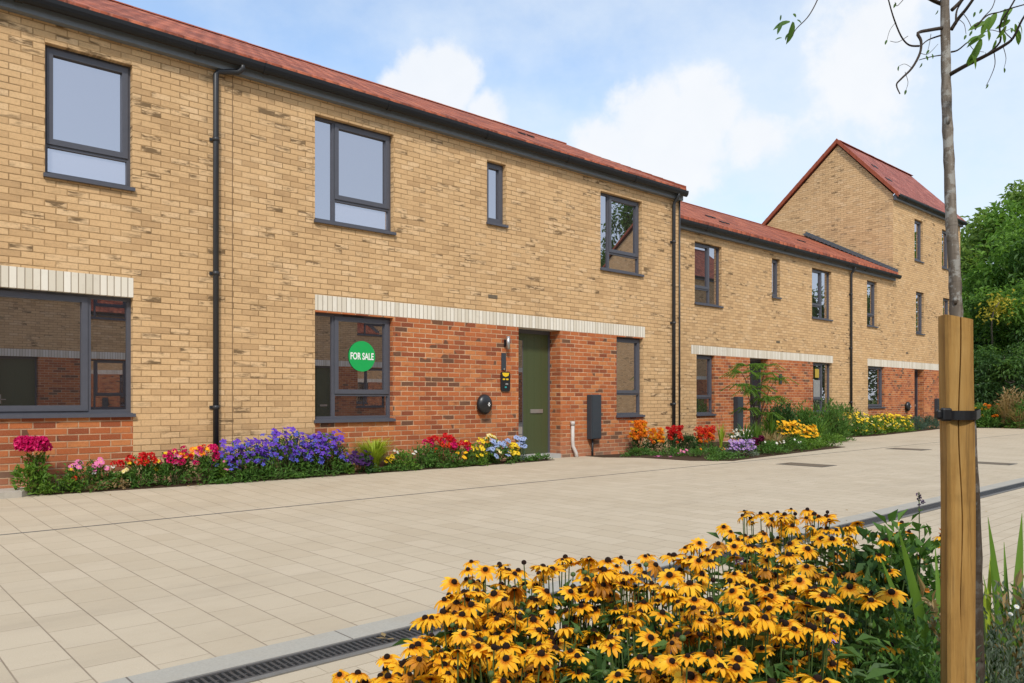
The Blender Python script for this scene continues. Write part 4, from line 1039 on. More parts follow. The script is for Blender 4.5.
for px_,y_,h_,r_,lf,bl_,l_ in ((101,9.66,.26,.17,'leafl',[('daisy','pink',3,.045,.7,1),('daisy','white',3,.035,.5,.9)],'pale leafy plant with tiny pink and white flowers left of the single red flower'),
    (126,9.7,.22,.16,'leafl',[('daisy','cream',3,.04,.6,1)],'pale leafy plant between the single red flower and the red geranium'),
    (160,9.66,.30,.18,'leaf',[('daisy','yellow',3,.045,.6,1),('pom','magenta',2,.05,.7,1)],'leafy plant with few yellow flowers between geranium and zinnias'),
    (222,9.6,.32,.20,'leafl',[('daisy','pink',4,.05,.4,.9),('star','blue',6,.05,.5,1)],'leafy plant with pink and blue flowers right of the tall downpipe'),
    (343,9.62,.30,.18,'leafl',[('star','violet',6,.05,.5,1)],'pale leafy plant between the bellflowers and the dark pansies'),
    (432,9.66,.34,.16,'leafl',[('daisy','orange',3,.05,.7,1)],'pale leafy plant behind the hot pink flowers'),
    (485,9.68,.40,.20,'leafl',[('daisy','orange',4,.045,.7,1.04),('daisy','white',4,.04,.5,.9)],'pale leafy plant behind the blue pansies with small orange flowers')):
    plant('bedding_plant',l_,'flower',wp(px_,y_),y_,h_,r_,leaf=lf,n=130,ll=.055,lw=.02,blooms=bl_,group=G1)
# --- bed in front of the second pipe and the set back house
G2='bedding plants by the second downpipe'
plant('wallflower','tall orange flowers under the small ground floor window','flower',wp(638,9.55),9.55,.58,.22,n=230,leaf='leafd',blooms=[('pom','orange',57,0.0629,.5,1.04),('pom','gold',20,0.0555,.45,1.0)],group=G2)
plant('wallflower','shorter orange and gold flowers right of the tall orange ones','flower',wp(655,9.5),9.5,.45,.24,n=240,leaf='leafd',blooms=[('pom','orange',37,0.0592,.45,1.02),('pom','gold',17,0.0555,.4,1.0),('pom','scarlet',4,0.07,.5,.9)],group=G2)
plant('wallflower','deep red flowers at the foot of the second downpipe','flower',wp(674,9.45),9.45,.48,.24,n=220,leaf='leafd',blooms=[('pom','red',37,0.0629,.55,1.04),('pom','scarlet',13,0.0592,.35,.8)],group=G2)
plant('bedding_plant','leafy green plant without flowers between red and orange ones','plant',wp(688,9.3),9.3,.36,.24,n=260,leaf='leafd',blooms=[],group=G2)
plant('wallflower','orange red flowers before the set back house wall','flower',wp(704,9.2),9.2,.45,.28,n=260,leaf='leaf',blooms=[('pom','scarlet',40,0.0666,.5,1.02),('pom','orange',13,0.0592,.4,.9),('pom','red',6,0.08,.8,1.05)],group=G2)
plant('creeping_plant','low green plant on the bed edge below the deep red flowers','plant',wp(672,8.95),8.95,.14,.45,.3,n=240,leaf='leaf',ll=.05,blooms=[('daisy','pink',5,0.06,.2,.7)],group=G2)
plant('creeping_plant','low green plant on the bed edge below the tall orange flowers','plant',wp(640,9.3),9.3,.13,.5,.12,n=240,leaf='leaf',ll=.05,blooms=[],group=G2)
plant('creeping_plant','low green mat left of the lilac flowers','plant',wp(709,8.35),8.35,.18,.5,.4,n=420,leaf='leaf',ll=.05,blooms=[('daisy','orange',3,0.05,.6,1)],group=G2)
plant('creeping_plant','low green mat at the bed corner below the lilac flowers','plant',wp(727,7.75),7.75,.13,.5,.2,n=300,leaf='leaf',ll=.05,blooms=[],group=G2)
plant('aster','lilac flower mat at the corner of the bed','flower',wp(741,7.95),7.95,.28,.45,.25,n=260,leaf='grey',blooms=[('daisy','lilac',102,0.0444,.45,1.04)],group=G2)
plant('alyssum','white flower cushion behind the lilac mat','flower',wp(742,8.9),8.9,.40,.40,n=220,leaf='leaf',blooms=[('daisy','white',57,0.0407,.6,1.04)],group=G2)
plant('coleus','maroon leafy plant right of the lilac mat','flower',wp(757,8.2),8.2,.30,.20,n=110,leaf='leafd',blooms=[('pom','maroon',23,0.0666,.5,1.02)],group=G2)
blades('iris','upright yellow green iris leaves left of the white cushion','plant',wp(721,9.3),9.3,.62,.12,26,'lime',.035,.15)
blades('dry_grass','arching dry tan grass in front of the sapling','grass',wp(768,8.5),8.5,.62,.55,60,'dry',.012,.75)
blades('ornamental_grass','upright green grass at the foot of the sapling','grass',wp(757,8.6),8.6,.72,.28,90,'leafl',.018,.3)
plant('shrub','dense dark green shrub right of the feathery sapling','shrub',wp(781,9.3),9.3,1.02,.50,n=1300,leaf='leafd',ll=.10,lw=.028,upright=.7,blooms=[],group='shrubs in front of the set back house')
plant('shrub','mid green twiggy shrub below the poster window, left one','shrub',wp(806,9.3),9.3,.98,.52,n=1200,leaf='leaf',ll=.10,lw=.024,upright=.8,blooms=[],group='shrubs in front of the set back house')
plant('shrub','loose taller green shrub below the poster window, right one','shrub',wp(828,9.3),9.3,1.02,.60,n=1000,leaf='leaf',ll=.12,lw=.025,upright=.9,blooms=[],group='shrubs in front of the set back house')
blades('ornamental_grass','pale feathery grass right of the loose shrub','grass',wp(841,9.2),9.2,1.05,.55,130,'dry',.010,.4)
plant('coreopsis','golden yellow flowers in front of the dark shrub','flower',wp(788,8.5),8.5,.56,.38,n=340,leaf='leafl',blooms=[('daisy','gold',78,0.0555,.55,1.04)],group='yellow flowers in the beds')
plant('coreopsis','golden yellow flowers in front of the twiggy shrub','flower',wp(806,8.4),8.4,.46,.40,n=340,leaf='leafl',blooms=[('daisy','gold',68,0.0555,.5,1.04)],group='yellow flowers in the beds')
for px_,y_,h_,r_,lf,l_ in ((768,8.0,.24,.5,'leaf','low grey green edging plant in front of the sapling'),(788,8.1,.26,.5,'leaf','low bright edging plant in front of the golden flowers'),(808,8.2,.24,.55,'leafl','low pale edging plant between the golden flowers and the end of the bed'),(830,8.3,.26,.55,'leafl','low green edging plant at the far end of the bed')):
    plant('creeping_plant',l_,'plant',wp(px_,y_),y_,h_,r_,.3,n=330,leaf=lf,ll=.06,blooms=[('daisy','white',5,0.04,.6,1)] if px_<800 else [],group=G2)
plant('heuchera','rusty orange leafed plant under the tan grass','plant',wp(768,8.35),8.35,.28,.3,n=160,leaf='dry',ll=.07,lw=.04,blooms=[],group=G2)
for i,(px_,y_,h_,r_,c_,nb,l_) in enumerate(((832,10.2,.62,.6,'yellow',36,'yellow flowered bush left of the third downpipe'),(852,10.25,.62,.65,'yellow',34,'yellow flowered bush at the foot of the third downpipe'),(868,10.3,.56,.65,'yellow',42,'yellow flowered bush under the far house window, left one'),(884,10.4,.58,.75,'yellow',58,'bright yellow flowered bush under the far house window, fullest one'),(899,10.5,.50,.75,'yellow',44,'yellow flowered bush below the far car charger'))):
    plant('coreopsis',l_,'flower',wp(px_,y_),y_,h_,r_,.4,n=480,leaf='leaf' if i<2 else 'leafl',ll=.09,lw=.03,blooms=[('daisy',c_,int(nb*1.05),.068,.15,1.06),('daisy','cream',int(nb*.25),.06,.2,.9)],group='yellow flowers in the beds',z=.008,upright=.9)
plant('shrub','tall green bush against the wall by the third downpipe','shrub',wp(846,10.7),10.7,.92,.8,.35,n=700,leaf='leaf',ll=.13,lw=.03,upright=.8,blooms=[],z=.008,group='shrubs in front of the set back house')
plant('lavender','grey blue lavender bush beside the far navy door, left one','plant',wp(915,10.6),10.6,.48,.7,.35,n=480,leaf='blue',ll=.10,lw=.016,upright=1.2,blooms=[],z=.008,group='lavender by the navy door')
plant('lavender','grey blue lavender bush under the far meter box','plant',wp(930,10.75),10.75,.42,.7,.3,n=420,leaf='blue',ll=.10,lw=.016,upright=1.2,blooms=[],z=.008,group='lavender by the navy door')

for i,(px_,y_,h_,r_,lf,l_) in enumerate(((745,8.7,.75,.35,'leaf','loose tall green grass left of the sapling'),(771,8.9,.95,.45,'leafl','loose tall green grass right of the sapling'),(798,8.9,.85,.5,'leaf','loose green stalks between the dark and twiggy shrubs'),(818,8.7,.75,.5,'leafl','loose green stalks before the twiggy shrub'),(777,8.2,.50,.5,'dry','bent straw coloured stalks beside the golden flowers'))):
    blades('ornamental_grass',l_,'grass',wp(px_,y_),y_,h_,r_,70,lf,.02,.55)
# --- feathery sapling
sx,sy=wp(757,8.8),8.8
e=empty('feathery_sapling',(sx,sy,rise(sx,sy)+.008),0,'feathery leafed sapling standing before the dark door of the set back house','tree')
b=MB(); tips=[]
for (dx,dy,hz) in ((-.85,-.05,1.62),(-.35,.1,1.78),(.10,-.15,1.60),(.55,.05,1.80),(.85,-.1,1.50),(-.50,-.1,1.22),(.25,.15,1.32),(.05,-.2,1.05),(.50,-.15,1.10),(-.25,.1,.85),(.3,-.1,.75),(-.7,.0,1.35)):
    q=[Vector((0,0,0)),Vector((dx*.12,dy*.12,hz*.45)),Vector((dx*.5,dy*.5,hz*.85)),Vector((dx*.8,dy*.8,hz))]
    b.tube(catmull(q,3),list(np.linspace(.013,.004,10)),5); tips.append(q[-1])
b.build('trunk',M['twig'],e,world=False)
for tpp in tips:
    b=MB()
    for k in range(9):
        a=random.uniform(0,2*PI); L=random.uniform(.24,.42)
        q=[tpp,tpp+Vector((math.cos(a)*L*.5,math.sin(a)*L*.5,.05)),tpp+Vector((math.cos(a)*L,math.sin(a)*L,-.05-.06*random.random()))]
        b.tube(q,[.003,.002,.001],4,1,False); P=[];Dd=[]
        for j in range(10):
            f=.12+.88*j/9; c=q[0].lerp(q[1],min(1,f*2)) if f<.5 else q[1].lerp(q[2],f*2-1)
            for s_ in (-1,1): P.append(tuple(c)); Dd.append((-math.sin(a)*s_+math.cos(a)*.5,math.cos(a)*s_+math.sin(a)*.5,-.35))
        b.leaves(P,Dd,[(0,0,1)]*len(P),.085,.020,0)
    b.build('frond',[M['leafl'],M['stem']],e,world=False)

# --- rudbeckias in the near bed
def rud_head(seed):
    r=random.Random(seed); b=MB(); n=r.choice((11,12,13,14)); droop=r.uniform(.25,.95) if seed<12 else r.uniform(1.0,1.5)
    for k in range(n):
        a=2*PI*k/n+r.uniform(-.12,.12); L=.034*r.uniform(.85,1.1); w=.0128*r.uniform(.85,1.1); dr=droop*r.uniform(.7,1.3)
        d=Vector((math.cos(a),math.sin(a),0)); s_=Vector((-math.sin(a),math.cos(a),0)); tw=r.uniform(-.25,.25)
        i0=len(b.v); K=4
        for j in range(K+1):
            f=j/K; wd=w*.5*(.45+.55*math.sin(PI*min(1,.15+f*.70)))*(1 if j<K else .45)
            c=d*(.006+L*f*(1-.12*dr*f))+Vector((0,0,.004*f-dr*L*.75*f*f))
            sv=s_*wd+Vector((0,0,tw*wd))
            b.v+=[tuple(c-sv),tuple(c+Vector((0,0,-.0018))),tuple(c+sv)]
        for j in range(K):
            q=i0+3*j; b.f+=[(q,q+1,q+4,q+3),(q+1,q+2,q+5,q+4)]; b.m+=[0,0]; b.sm+=[True,True]
    return b.mesh('flower_head',M['rud'])
HEADS=[rud_head(i) for i in range(14)]
FADED=[]
for i in (12,13,3,7):
    b_=HEADS[i].copy(); b_.materials.clear(); b_.materials.append(M['rudf']); FADED.append(b_)
b=MB(); b.lathe([(.0078,-.002),(.0088,.003),(.0082,.0065),(.0056,.0096),(.0026,.0111),(.0003,.0115)],12); CONE=b.mesh('seed_cone',M['cone'])
def rudbeckia(px_,t_,H,nh,rad,label,low=.20):
    g=at(px_,399,t_); x,y=g.x,g.y
    e=empty('black_eyed_susan',(x,y,.02),0,label,'flower','black eyed susans in the near bed')
    b=MB(); hp=[]
    for k in range(nh):
        for _ in range(30):
            a=random.uniform(0,2*PI); f=math.sqrt(random.random())*rad
            z=H-random.random()**1.6*low-f*f*.6; p=Vector((f*math.cos(a),f*math.sin(a),z))
            if all((p-q).length>.027 for q in hp): break
        hp.append(p)
        base=Vector((p.x*.3+random.uniform(-.02,.02),p.y*.3+random.uniform(-.02,.02),-.02))
        mid=base.lerp(p,.6)+Vector((p.x*.12,p.y*.12,0))
        b.tube([tuple(base),tuple(mid),tuple(p-Vector((0,0,.002)))],[.0028,.0022,.0017],5,1,False)
        o=link('flower_head',random.choice(FADED) if random.random()<.10 else random.choice(HEADS),e,p); s_=random.choices((.82,.98,.74,.60),(5,3,4,2))[0]*random.uniform(.95,1.08); o.scale=(s_,s_,s_*random.uniform(.9,1.1))
        tl=random.uniform(.05,.70); ta=random.choice((random.uniform(0,2*PI),-2.4+random.uniform(-.8,.8),-2.4+random.uniform(-.6,.6)))
        o.rotation_euler=Euler((tl*math.sin(-ta)*1.0,tl*math.cos(ta),random.uniform(0,6.28)))
        c_=link('seed_cone',CONE,o); 
    n=int(330*rad/.15)
    f=np.sqrt(rng.random(n))*rad*1.05; a=rng.uniform(0,2*PI,n); z=rng.uniform(.04,1,n)*(H-.10)
    p=np.stack([f*np.cos(a),f*np.sin(a),z],1); d=np.stack([np.cos(a),np.sin(a),rng.uniform(-.3,.7,n)],1)+unit(n)*.5
    L=rng.uniform(.045,.095,n)*(1.15-.5*z/H); b.leaves(p,d,unit(n)*.5+[0,0,1],L,L*.36,0,.18,.3)
    b.build('foliage',[M['leafm'],M['stem']],e,world=False)
    for k in range(max(2,nh//7)):
        a_=random.uniform(0,2*PI); f_=random.uniform(.3,1)*rad; bz=H-random.uniform(.0,.14)
        bb=MB(); q_=Vector((f_*math.cos(a_),f_*math.sin(a_),bz)); bb.tube([(q_.x*.4,q_.y*.4,.05),(q_.x*.8,q_.y*.8,bz*.6),tuple(q_)],[.002,.0018,.0015],5,1,False)
        bb.lathe([(.0006,-.004),(.006,-.001),(.0072,.004),(.005,.008),(.0005,.010)],8,Matrix.Translation(q_),random.choice((0,1)))
        bb.build('bud',[M['cone'],M['stem']],e,world=False)
    return e
RUD=[(388,1.66,.46,9,.10,'front row black eyed susan at the far left end, lowest one'),
     (428,1.62,.515,17,.125,'front row black eyed susan second from the left end'),
     (472,1.58,.565,20,.15,'front row black eyed susan left of the mulch gap'),
     (468,1.95,.555,18,.13,'second row black eyed susan overlapping the drain grate'),
     (500,1.92,.585,22,.15,'second row black eyed susan thick with flowers left of centre'),
     (500,2.20,.60,15,.14,'back row black eyed susan at the left edge of the clump'),
     (556,2.12,.625,18,.16,'back row black eyed susan with the single raised flower'),
     (616,2.16,.60,15,.16,'back row black eyed susan left of the purple loosestrife'),
     (545,1.62,.49,6,.13,'front row black eyed susan with few flowers by the mulch gap'),
     (668,2.10,.625,18,.17,'third row black eyed susan behind the largest flowers'),
     (612,1.72,.50,5,.13,'short black eyed susan in the leafy gap'),
     (668,1.66,.585,16,.16,'front row black eyed susan right of the leafy gap'),
     (724,1.80,.615,20,.16,'second row black eyed susan with the biggest central flowers'),
     (735,1.50,.555,11,.15,'nearest black eyed susan low in the middle'),
     (785,1.76,.615,18,.16,'second row black eyed susan right of the biggest flowers'),
     (722,2.35,.61,15,.16,'third row black eyed susan below the raised clump'),
     (775,2.42,.61,14,.17,'third row black eyed susan under the raised clump at right'),
     (772,2.78,.655,15,.17,'raised back clump of black eyed susan, left half'),
     (812,2.80,.655,13,.16,'raised back clump of black eyed susan, right half'),
     (828,1.95,.60,13,.15,'right hand black eyed susan next to the leafy plants'),
     (800,1.50,.525,8,.14,'low front black eyed susan beside the leafy plants'),
     (868,2.55,.62,12,.15,'small black eyed susan left of the strap leaves'),
     (846,2.2,.60,9,.13,'small black eyed susan in front of the strap leaves'),
     (915,2.7,.62,9,.13,'few flowered black eyed susan just left of the stake'),
     (618,1.45,.50,7,.12,'nearest black eyed susan below the leafy gap'),
     (450,1.50,.48,9,.11,'nearest black eyed susan at the bottom edge left of centre')]
RUD += [(402,1.56,.505,14,.13,'nearest black eyed susan towards the bottom left end'),(352,1.62,.40,6,.09,'lowest black eyed susan sprawling at the bottom left end'),(520,1.75,.55,16,.14,'middle row black eyed susan left of the leafy gap'),(575,1.48,.50,8,.12,'nearest black eyed susan left of the leafy gap')]
for r in RUD: rudbeckia(r[0],r[1],r[2],int(r[3]*(2.4 if r[3]>9 else 1.3)),r[4]*1.06,r[5])

# --- companions in the near bed
def bed(name,label,cat,px_,t_,**k):
    k.setdefault('dens',1.5)
    g=at(px_,399,t_); return plant(name,label,cat,g.x,g.y,z=.02,**k)
GB='leafy companions in the near bed'
bed('leafy_plant','dark leafy plant left of the wooden stake','plant',880,2.0,hgt=.57,rx=.24,ry=.24,leaf='leafm',n=2000,ll=.032,lw=.016,upright=.3,group=GB)
bed('leafy_plant','loose dark leafy plant with lobed leaves behind the right flowers','plant',868,2.5,hgt=.60,rx=.26,ry=.24,leaf='leafd',n=700,ll=.055,lw=.028,upright=.2,group=GB)
bed('leafy_plant','fine green leafy plant at the foot of the stake, left side','plant',905,1.75,hgt=.56,rx=.24,ry=.22,leaf='leaf',n=2600,ll=.021,lw=.009,upright=.5,group=GB)
bed('leafy_plant','bright fine leafy plant at the bottom edge beside the low flowers','plant',850,1.6,hgt=.46,rx=.22,ry=.2,leaf='leaf',n=2400,ll=.022,lw=.010,upright=.5,group=GB)
bed('leafy_plant','dark broad leafed plant in the gap between the flowers','plant',590,1.85,hgt=.42,rx=.24,ry=.22,leaf='leafd',n=420,ll=.085,lw=.04,upright=.1,group=GB)
bed('leafy_plant','broad leafed dark plant below the central flowers','plant',690,1.50,hgt=.42,rx=.24,ry=.22,leaf='leafd',n=520,ll=.085,lw=.042,upright=.1,group=GB)
bed('leafy_plant','broad leafed dark plant below the right flowers','plant',775,1.55,hgt=.42,rx=.22,ry=.22,leaf='leafd',n=520,ll=.075,lw=.036,upright=.1,group=GB)
bed('artemisia','silvery grey green bushy plant right of the stake','plant',1005,1.95,hgt=.58,rx=.24,ry=.24,leaf='grey',n=3000,ll=.021,lw=.006,upright=.8,blooms=[('daisy','white',10,.010,.8,1.0)],group=GB)
bed('artemisia','small silvery plant at the foot of the stake, right side','plant',985,1.72,hgt=.50,rx=.16,ry=.16,leaf='grey',n=1700,ll=.018,lw=.0055,upright=.8,group=GB)
bed('artemisia','silvery plant in the bottom right corner','plant',1040,1.7,hgt=.44,rx=.18,ry=.18,leaf='grey',n=1800,ll=.019,lw=.0055,upright=.8,group=GB)
bed('leafy_plant','withered brown plant between silvery foliage and strap leaves','plant',1012,2.25,hgt=.52,rx=.16,ry=.16,leaf='dry',n=260,ll=.05,lw=.016,upright=.3,group=GB)
bed('leafy_plant','withered brown plant just left of the stake','plant',936,2.15,hgt=.50,rx=.10,ry=.10,leaf='dry',n=110,ll=.06,lw=.02,upright=.2,group=GB)
bed('leafy_plant','tall loose green plant with small orange flowers behind the strap leaves','plant',905,2.55,hgt=.66,rx=.26,ry=.22,leaf='leaf',n=520,ll=.05,lw=.026,upright=.5,blooms=[('daisy','orange',9,.022,.6,1.04)],bx=1,group=GB)
bed('leafy_plant','low green plant filling the bed beside the withered brown plant','plant',960,2.25,hgt=.50,rx=.24,ry=.2,leaf='leafm',n=900,ll=.035,lw=.017,upright=.5,group=GB)
bed('leafy_plant','low green plant at the far right end of the bed','plant',1030,2.3,hgt=.50,rx=.24,ry=.2,leaf='leaf',n=1100,ll=.03,lw=.012,upright=.6,group=GB)
def straps(label,px_,t_,leaves,leaf='leafl',W=.034,zb=.02):
    g=at(px_,399,t_); e=empty('strap_leaf_plant',(g.x,g.y,zb),0,label,'plant','strap leaved plants in the near bed'); b=MB()
    for (tx,ty,dt,wd) in leaves:
        tip=at(tx,ty,t_+dt)-Vector((g.x,g.y,zb)); w=Vector((SN,-CS,0))+Vector((random.uniform(-.3,.3),random.uniform(-.3,.3),0)); w.normalize(); i0=len(b.v); K=8
        for j in range(K+1):
            f=j/K; c=Vector((tip.x*f**1.4,tip.y*f**1.4,tip.z*(f*1.02-.02*f*f))); ww=wd*.5*(.75+.5*f-1.25*f**3)+.0006
            n_=Vector((-CS,-SN,0))*ww*.35
            b.v+=[tuple(c-w*ww),tuple(c+n_),tuple(c+w*ww)]
        for j in range(K): q=i0+3*j; b.f+=[(q,q+1,q+4,q+3),(q+1,q+2,q+5,q+4)]; b.m+=[0,0]; b.sm+=[True,True]
    b.build('blades',M[leaf],e)if False else b.build('blades',M[leaf],e,world=False)
straps('strap leaved plant left of the wooden stake',948,2.1,[(898,527,-.1,.040),(880,556,.05,.034),(905,560,.1,.030),(935,545,.1,.026),(890,600,-.2,.034)])
straps('tall strap leaved plant right of the stake',1012,2.25,[(988,517,.0,.036),(1022,513,.05,.042),(1004,542,.1,.022),(990,560,-.1,.028),(1045,530,.05,.036),(983,575,.1,.024),(1030,560,.15,.026)])
straps('short yellowing strap leaves against the stake',982,2.2,[(976,562,.0,.024),(992,540,.1,.024),(985,585,-.1,.024),(972,590,.1,.022)],'lime')
def spike(label,px_,py_,t_,col,H=None,n=12):
    p=at(px_,py_,t_); e=empty('flower_stem',(p.x,p.y,.02),0,label,'flower','tall flower stems in the near bed')
    b=MB(); z=p.z-.02; b.tube([(0,0,-.02),(.01,.0,z*.5),(0,0,z)],[.003,.0025,.0015],5,1,False)
    m=16; a=rng.uniform(0,2*PI,m); zz=rng.uniform(.3,.92,m)*z; P=np.stack([a*0,a*0,zz],1); d=np.stack([np.cos(a),np.sin(a),a*0+.4],1)
    b.leaves(P,d,np.tile([0,0,1.],(m,1)),.045,.016,0); b.build('foliage',[M['leaf'],M['stem']],e,world=False)
    for k in range(n):
        o=link('flower',bloom('star' if col!='darkp' else 'pom',col),e,(random.uniform(-.012,.012),random.uniform(-.012,.012),z-random.random()*.06)); s_=.014*random.uniform(.8,1.3); o.scale=(s_,)*3; o.rotation_euler=(random.uniform(.2,1.3),0,random.uniform(0,6))
spike('pink purple loosestrife spike behind the flowers, left of two',712,549,2.45,'lilac'); spike('pink purple loosestrife spike behind the flowers, right of two',737,547,2.5,'lilac')
spike('dark thistle like flower stem left of the stake',919,492,2.55,'darkp',n=6)
spike('small purple flower stem among the central black eyed susans',764,597,1.95,'lilac',n=9)
spike('small purple flower stem low among the right black eyed susans',829,633,1.8,'lilac',n=8)
spike('small purple flower stem at the bottom left of the largest flowers',672,645,1.75,'lilac',n=7)
# mulch chips
b=MB()
for k in range(1500):
    x=random.uniform(-.5,4.3); y=random.uniform(-.2,1.6); a=random.uniform(0,PI); l=random.uniform(.01,.03); w=random.uniform(.004,.010); z=.045+random.uniform(0,.008)
    d=Vector((math.cos(a)*l,math.sin(a)*l,random.uniform(-.006,.006))); s_=Vector((-math.sin(a)*w,math.cos(a)*w,0)); c=Vector((x,y,z)); b.quad(c-d-s_,c+d-s_,c+d+s_,c-d+s_)
tag(b.build('mulch',leaf_mat('bark_chip',(.05,.03,.018),(.10,.06,.035),(.17,.11,.07),0)),kind='stuff')
# fallen leaf & petals
def litter(label,x,y,z,col,n,spread,size):
    b=MB(); P=np.stack([rng.normal(size=n)*spread+x,rng.normal(size=n)*spread+y,np.full(n,z)],1); a=rng.uniform(0,2*PI,n)
    b.leaves(P,np.stack([np.cos(a),np.sin(a),a*0+.05],1),np.tile([0,0,1.],(n,1)),size,size*.5,0,.15,-.1); tag(b.build('fallen_petals',col),label,'petals')
g=at(664,458,14.3); litter('pink fallen petals on the paving below the deep red flowers',PX(664,8.85),8.85,.012,PET['pink'],10,.09,.10)
litter('brown dead leaf lying on the drain grate',1.92,2.97,.01,M['dry'],3,.012,.05)
b=MB(); n=46; X_=rng.uniform(2,16,n); Y_=rng.choice([7.3,3.15,9.3,5.2],n)+rng.normal(size=n)*.35; a=rng.uniform(0,6.28,n)
Z_=np.array([rise(x_,y_) for x_,y_ in zip(X_,Y_)])+.006
b.leaves(np.stack([X_,Y_,Z_],1),np.stack([np.cos(a),np.sin(a),a*0+.08],1),np.tile([0,0,1.],(n,1)),rng.uniform(.015,.04,n),rng.uniform(.01,.02,n),0,.2,-.1); tag(b.build('leaf_litter',M['dry']),kind='stuff')
litter('few dry fallen leaves on the paving by the zinnias',PX(196,9.35),9.35,.055,M['dry'],6,.10,.06)

# ------------------------------------------------------------------ trees at the end of the street
def tree(name,label,x,y,H,rx,ry,zc,mats,n,ll,trunk_r=.16,clump=60,spread=.13,group='trees at the end of the street',bottom=.0):
    e=empty(name,(x,y,0),0,label,'tree',group); b=MB()
    b.tube([(0,0,-.1),(.1,.05,H*.35),(.0,-.1,H*.6),(.1,0,H*.85)],[trunk_r,trunk_r*.8,trunk_r*.5,trunk_r*.15],9)
    u=unit(clump); rad=rng.uniform(.35,1,clump)**.5; hz=(H-zc)
    cen=u*rad[:,None]*[rx,ry,1]; cen[:,2]=zc+np.where(u[:,2]>0,u[:,2]*hz,u[:,2]*(zc-bottom))*rad
    for c in cen[::2]:
        s0=Vector((.05,0,H*random.uniform(.25,.6))); b.tube([s0,s0.lerp(Vector(c),.5)+Vector((0,0,.2)),Vector(c)],[trunk_r*.3,trunk_r*.18,.015],5)
    b.build('trunk',M['bark'],e,world=False)
    b=MB(); idx=rng.integers(0,clump,n); cs=rng.uniform(.6,1.35,clump)[idx]
    q=unit(n)*(rng.random(n)**.45)[:,None]*np.array([rx*spread*2.0,ry*spread*2.0,H*spread*.75])*cs[:,None]
    p=cen[idx]+q; p[:,2]=np.clip(p[:,2],.1,None)
    d=unit(n)*.8+q/ (np.linalg.norm(q,axis=1,keepdims=True)+1e-6)*.7+[0,0,-.25]; L=rng.uniform(.7,1.3,n)*ll
    mi=rng.random(clump)[idx]
    for k in range(len(mats)):
        lo,hi=k/len(mats),(k+1)/len(mats); s_=(mi>=lo)&(mi<hi)
        if s_.any(): b.leaves(p[s_],d[s_],unit(int(s_.sum()))*.6+[0,0,.9],L[s_],L[s_]*.5,k,.2,.25)
    b.build('crown',[M[m] for m in mats],e,world=False)
def far(px_,t_): g=at(px_,399,t_); return g.x,g.y
x,y=far(1030,44); tree('deciduous_tree','tall light green tree rising behind the others at the street end',x,y,12.9,4.6,4.6,7.6,['tree3','tree3','tree1'],22000,.36,.25,110,.085)
x,y=far(1000,38); tree('deciduous_tree','mid green tree next to the tall gabled house',x,y,7.6,2.7,2.7,4.0,['tree1','tree3','tree1'],20000,.22,.18,70,.13)
x,y=far(1030,34); tree('deciduous_tree','dark green tree low at the right picture edge',x,y,6.4,2.9,2.9,3.0,['tree2','tree2','tree1'],20000,.20,.16,70,.13)
x,y=far(1003,31.5); tree('ivy_thicket','dark ivy covered thicket beside the far paving',x,y,3.4,1.5,1.5,1.5,['tree2','leafd'],12000,.15,.12,50,.14)
x,y=far(985,36); tree('deciduous_tree','darker tree behind the wooden stake and trunk',x,y,5.6,2.2,2.2,2.8,['tree2','tree1'],14000,.20,.14,60,.13)
x,y=far(1075,36); tree('deciduous_tree','broad green tree just beyond the right picture edge',x,y,10.5,3.8,3.8,5.8,['tree1','tree2'],16000,.27,.2,70,.13)
x,y=far(1090,52); tree('deciduous_tree','distant dark tree behind the street end',x,y,11,5,5,5.8,['tree2'],10000,.35,.25,60,.13)
b=MB()
e=empty('yellow_branch_tree',(*far(990,34.0),0),0,'thin tree with yellow autumn leaves among the green crowns','tree','trees at the end of the street')
px0=Vector((*far(990,34.0),0)); q=[Vector((0,0,0)),Vector((.1,-.1,2.5)),at(992,318,32.5)-px0,at(1003,298,32.3)-px0]
b.tube(catmull(q,4),list(np.linspace(.06,.015,13)),6); b.build('trunk',M['bark'],e,world=False)
b=MB(); n=260; w=rng.random(n)[:,None]; p=np.array(q[2])*(1-w)+np.array(q[3])*w+rng.normal(size=(n,3))*[.28,.28,.16]
b.leaves(p,unit(n),unit(n)+[0,0,1],.17,.09); b.build('crown',M['leafy'],e,world=False)
for tx_,ty_,th_,tl_ in FARTREES: tree('deciduous_tree',tl_,tx_,ty_,th_,3.6,3.6,th_*.55,['tree2'],7000,.4,.25,50,.14,group='trees across the street')
tree('deciduous_tree','tree across the street mirrored in the upper window',45.5,-17.5,15.5,2.6,2.6,10.5,['tree2'],9000,.3,.28,50,.13,group='trees across the street')
for px_,t_,h_,r_,lf,l_,nb in ((985,29.5,.95,.8,'leaf','low green bush with orange flowers right of the stake',('pom','orange',7,.11,.4,1)),(975,29.5,.7,.6,'leaf','low bush with golden flowers just right of the stake',('pom','gold',8,.12,.5,1)),(1012,29.2,1.5,.7,'dry','dry tan bush at the right picture edge',None),(1000,29.4,.8,.7,'leaf','low green bush between the orange and the dry bush',None),(1026,28.6,1.0,.8,'leaf','low green bush at the right picture edge',None)):
    x,y=far(px_,t_); plant('shrub',l_,'shrub',x,y,h_,r_,leaf=lf,n=700,ll=.15,lw=.05,blooms=[nb] if nb else [],z=.01,group='bushes at the end of the street')
x,y=far(1006,29.0); blades('pampas_grass','pale pampas grass tuft in front of the ivy thicket','grass',x,y,1.35,.75,190,'dry',.03,.5,z=.01)
x,y=far(1020,28.4); blades('pampas_grass','pale grass tuft at the right picture edge','grass',x,y,.95,.7,170,'dry',.03,.5,z=.01)

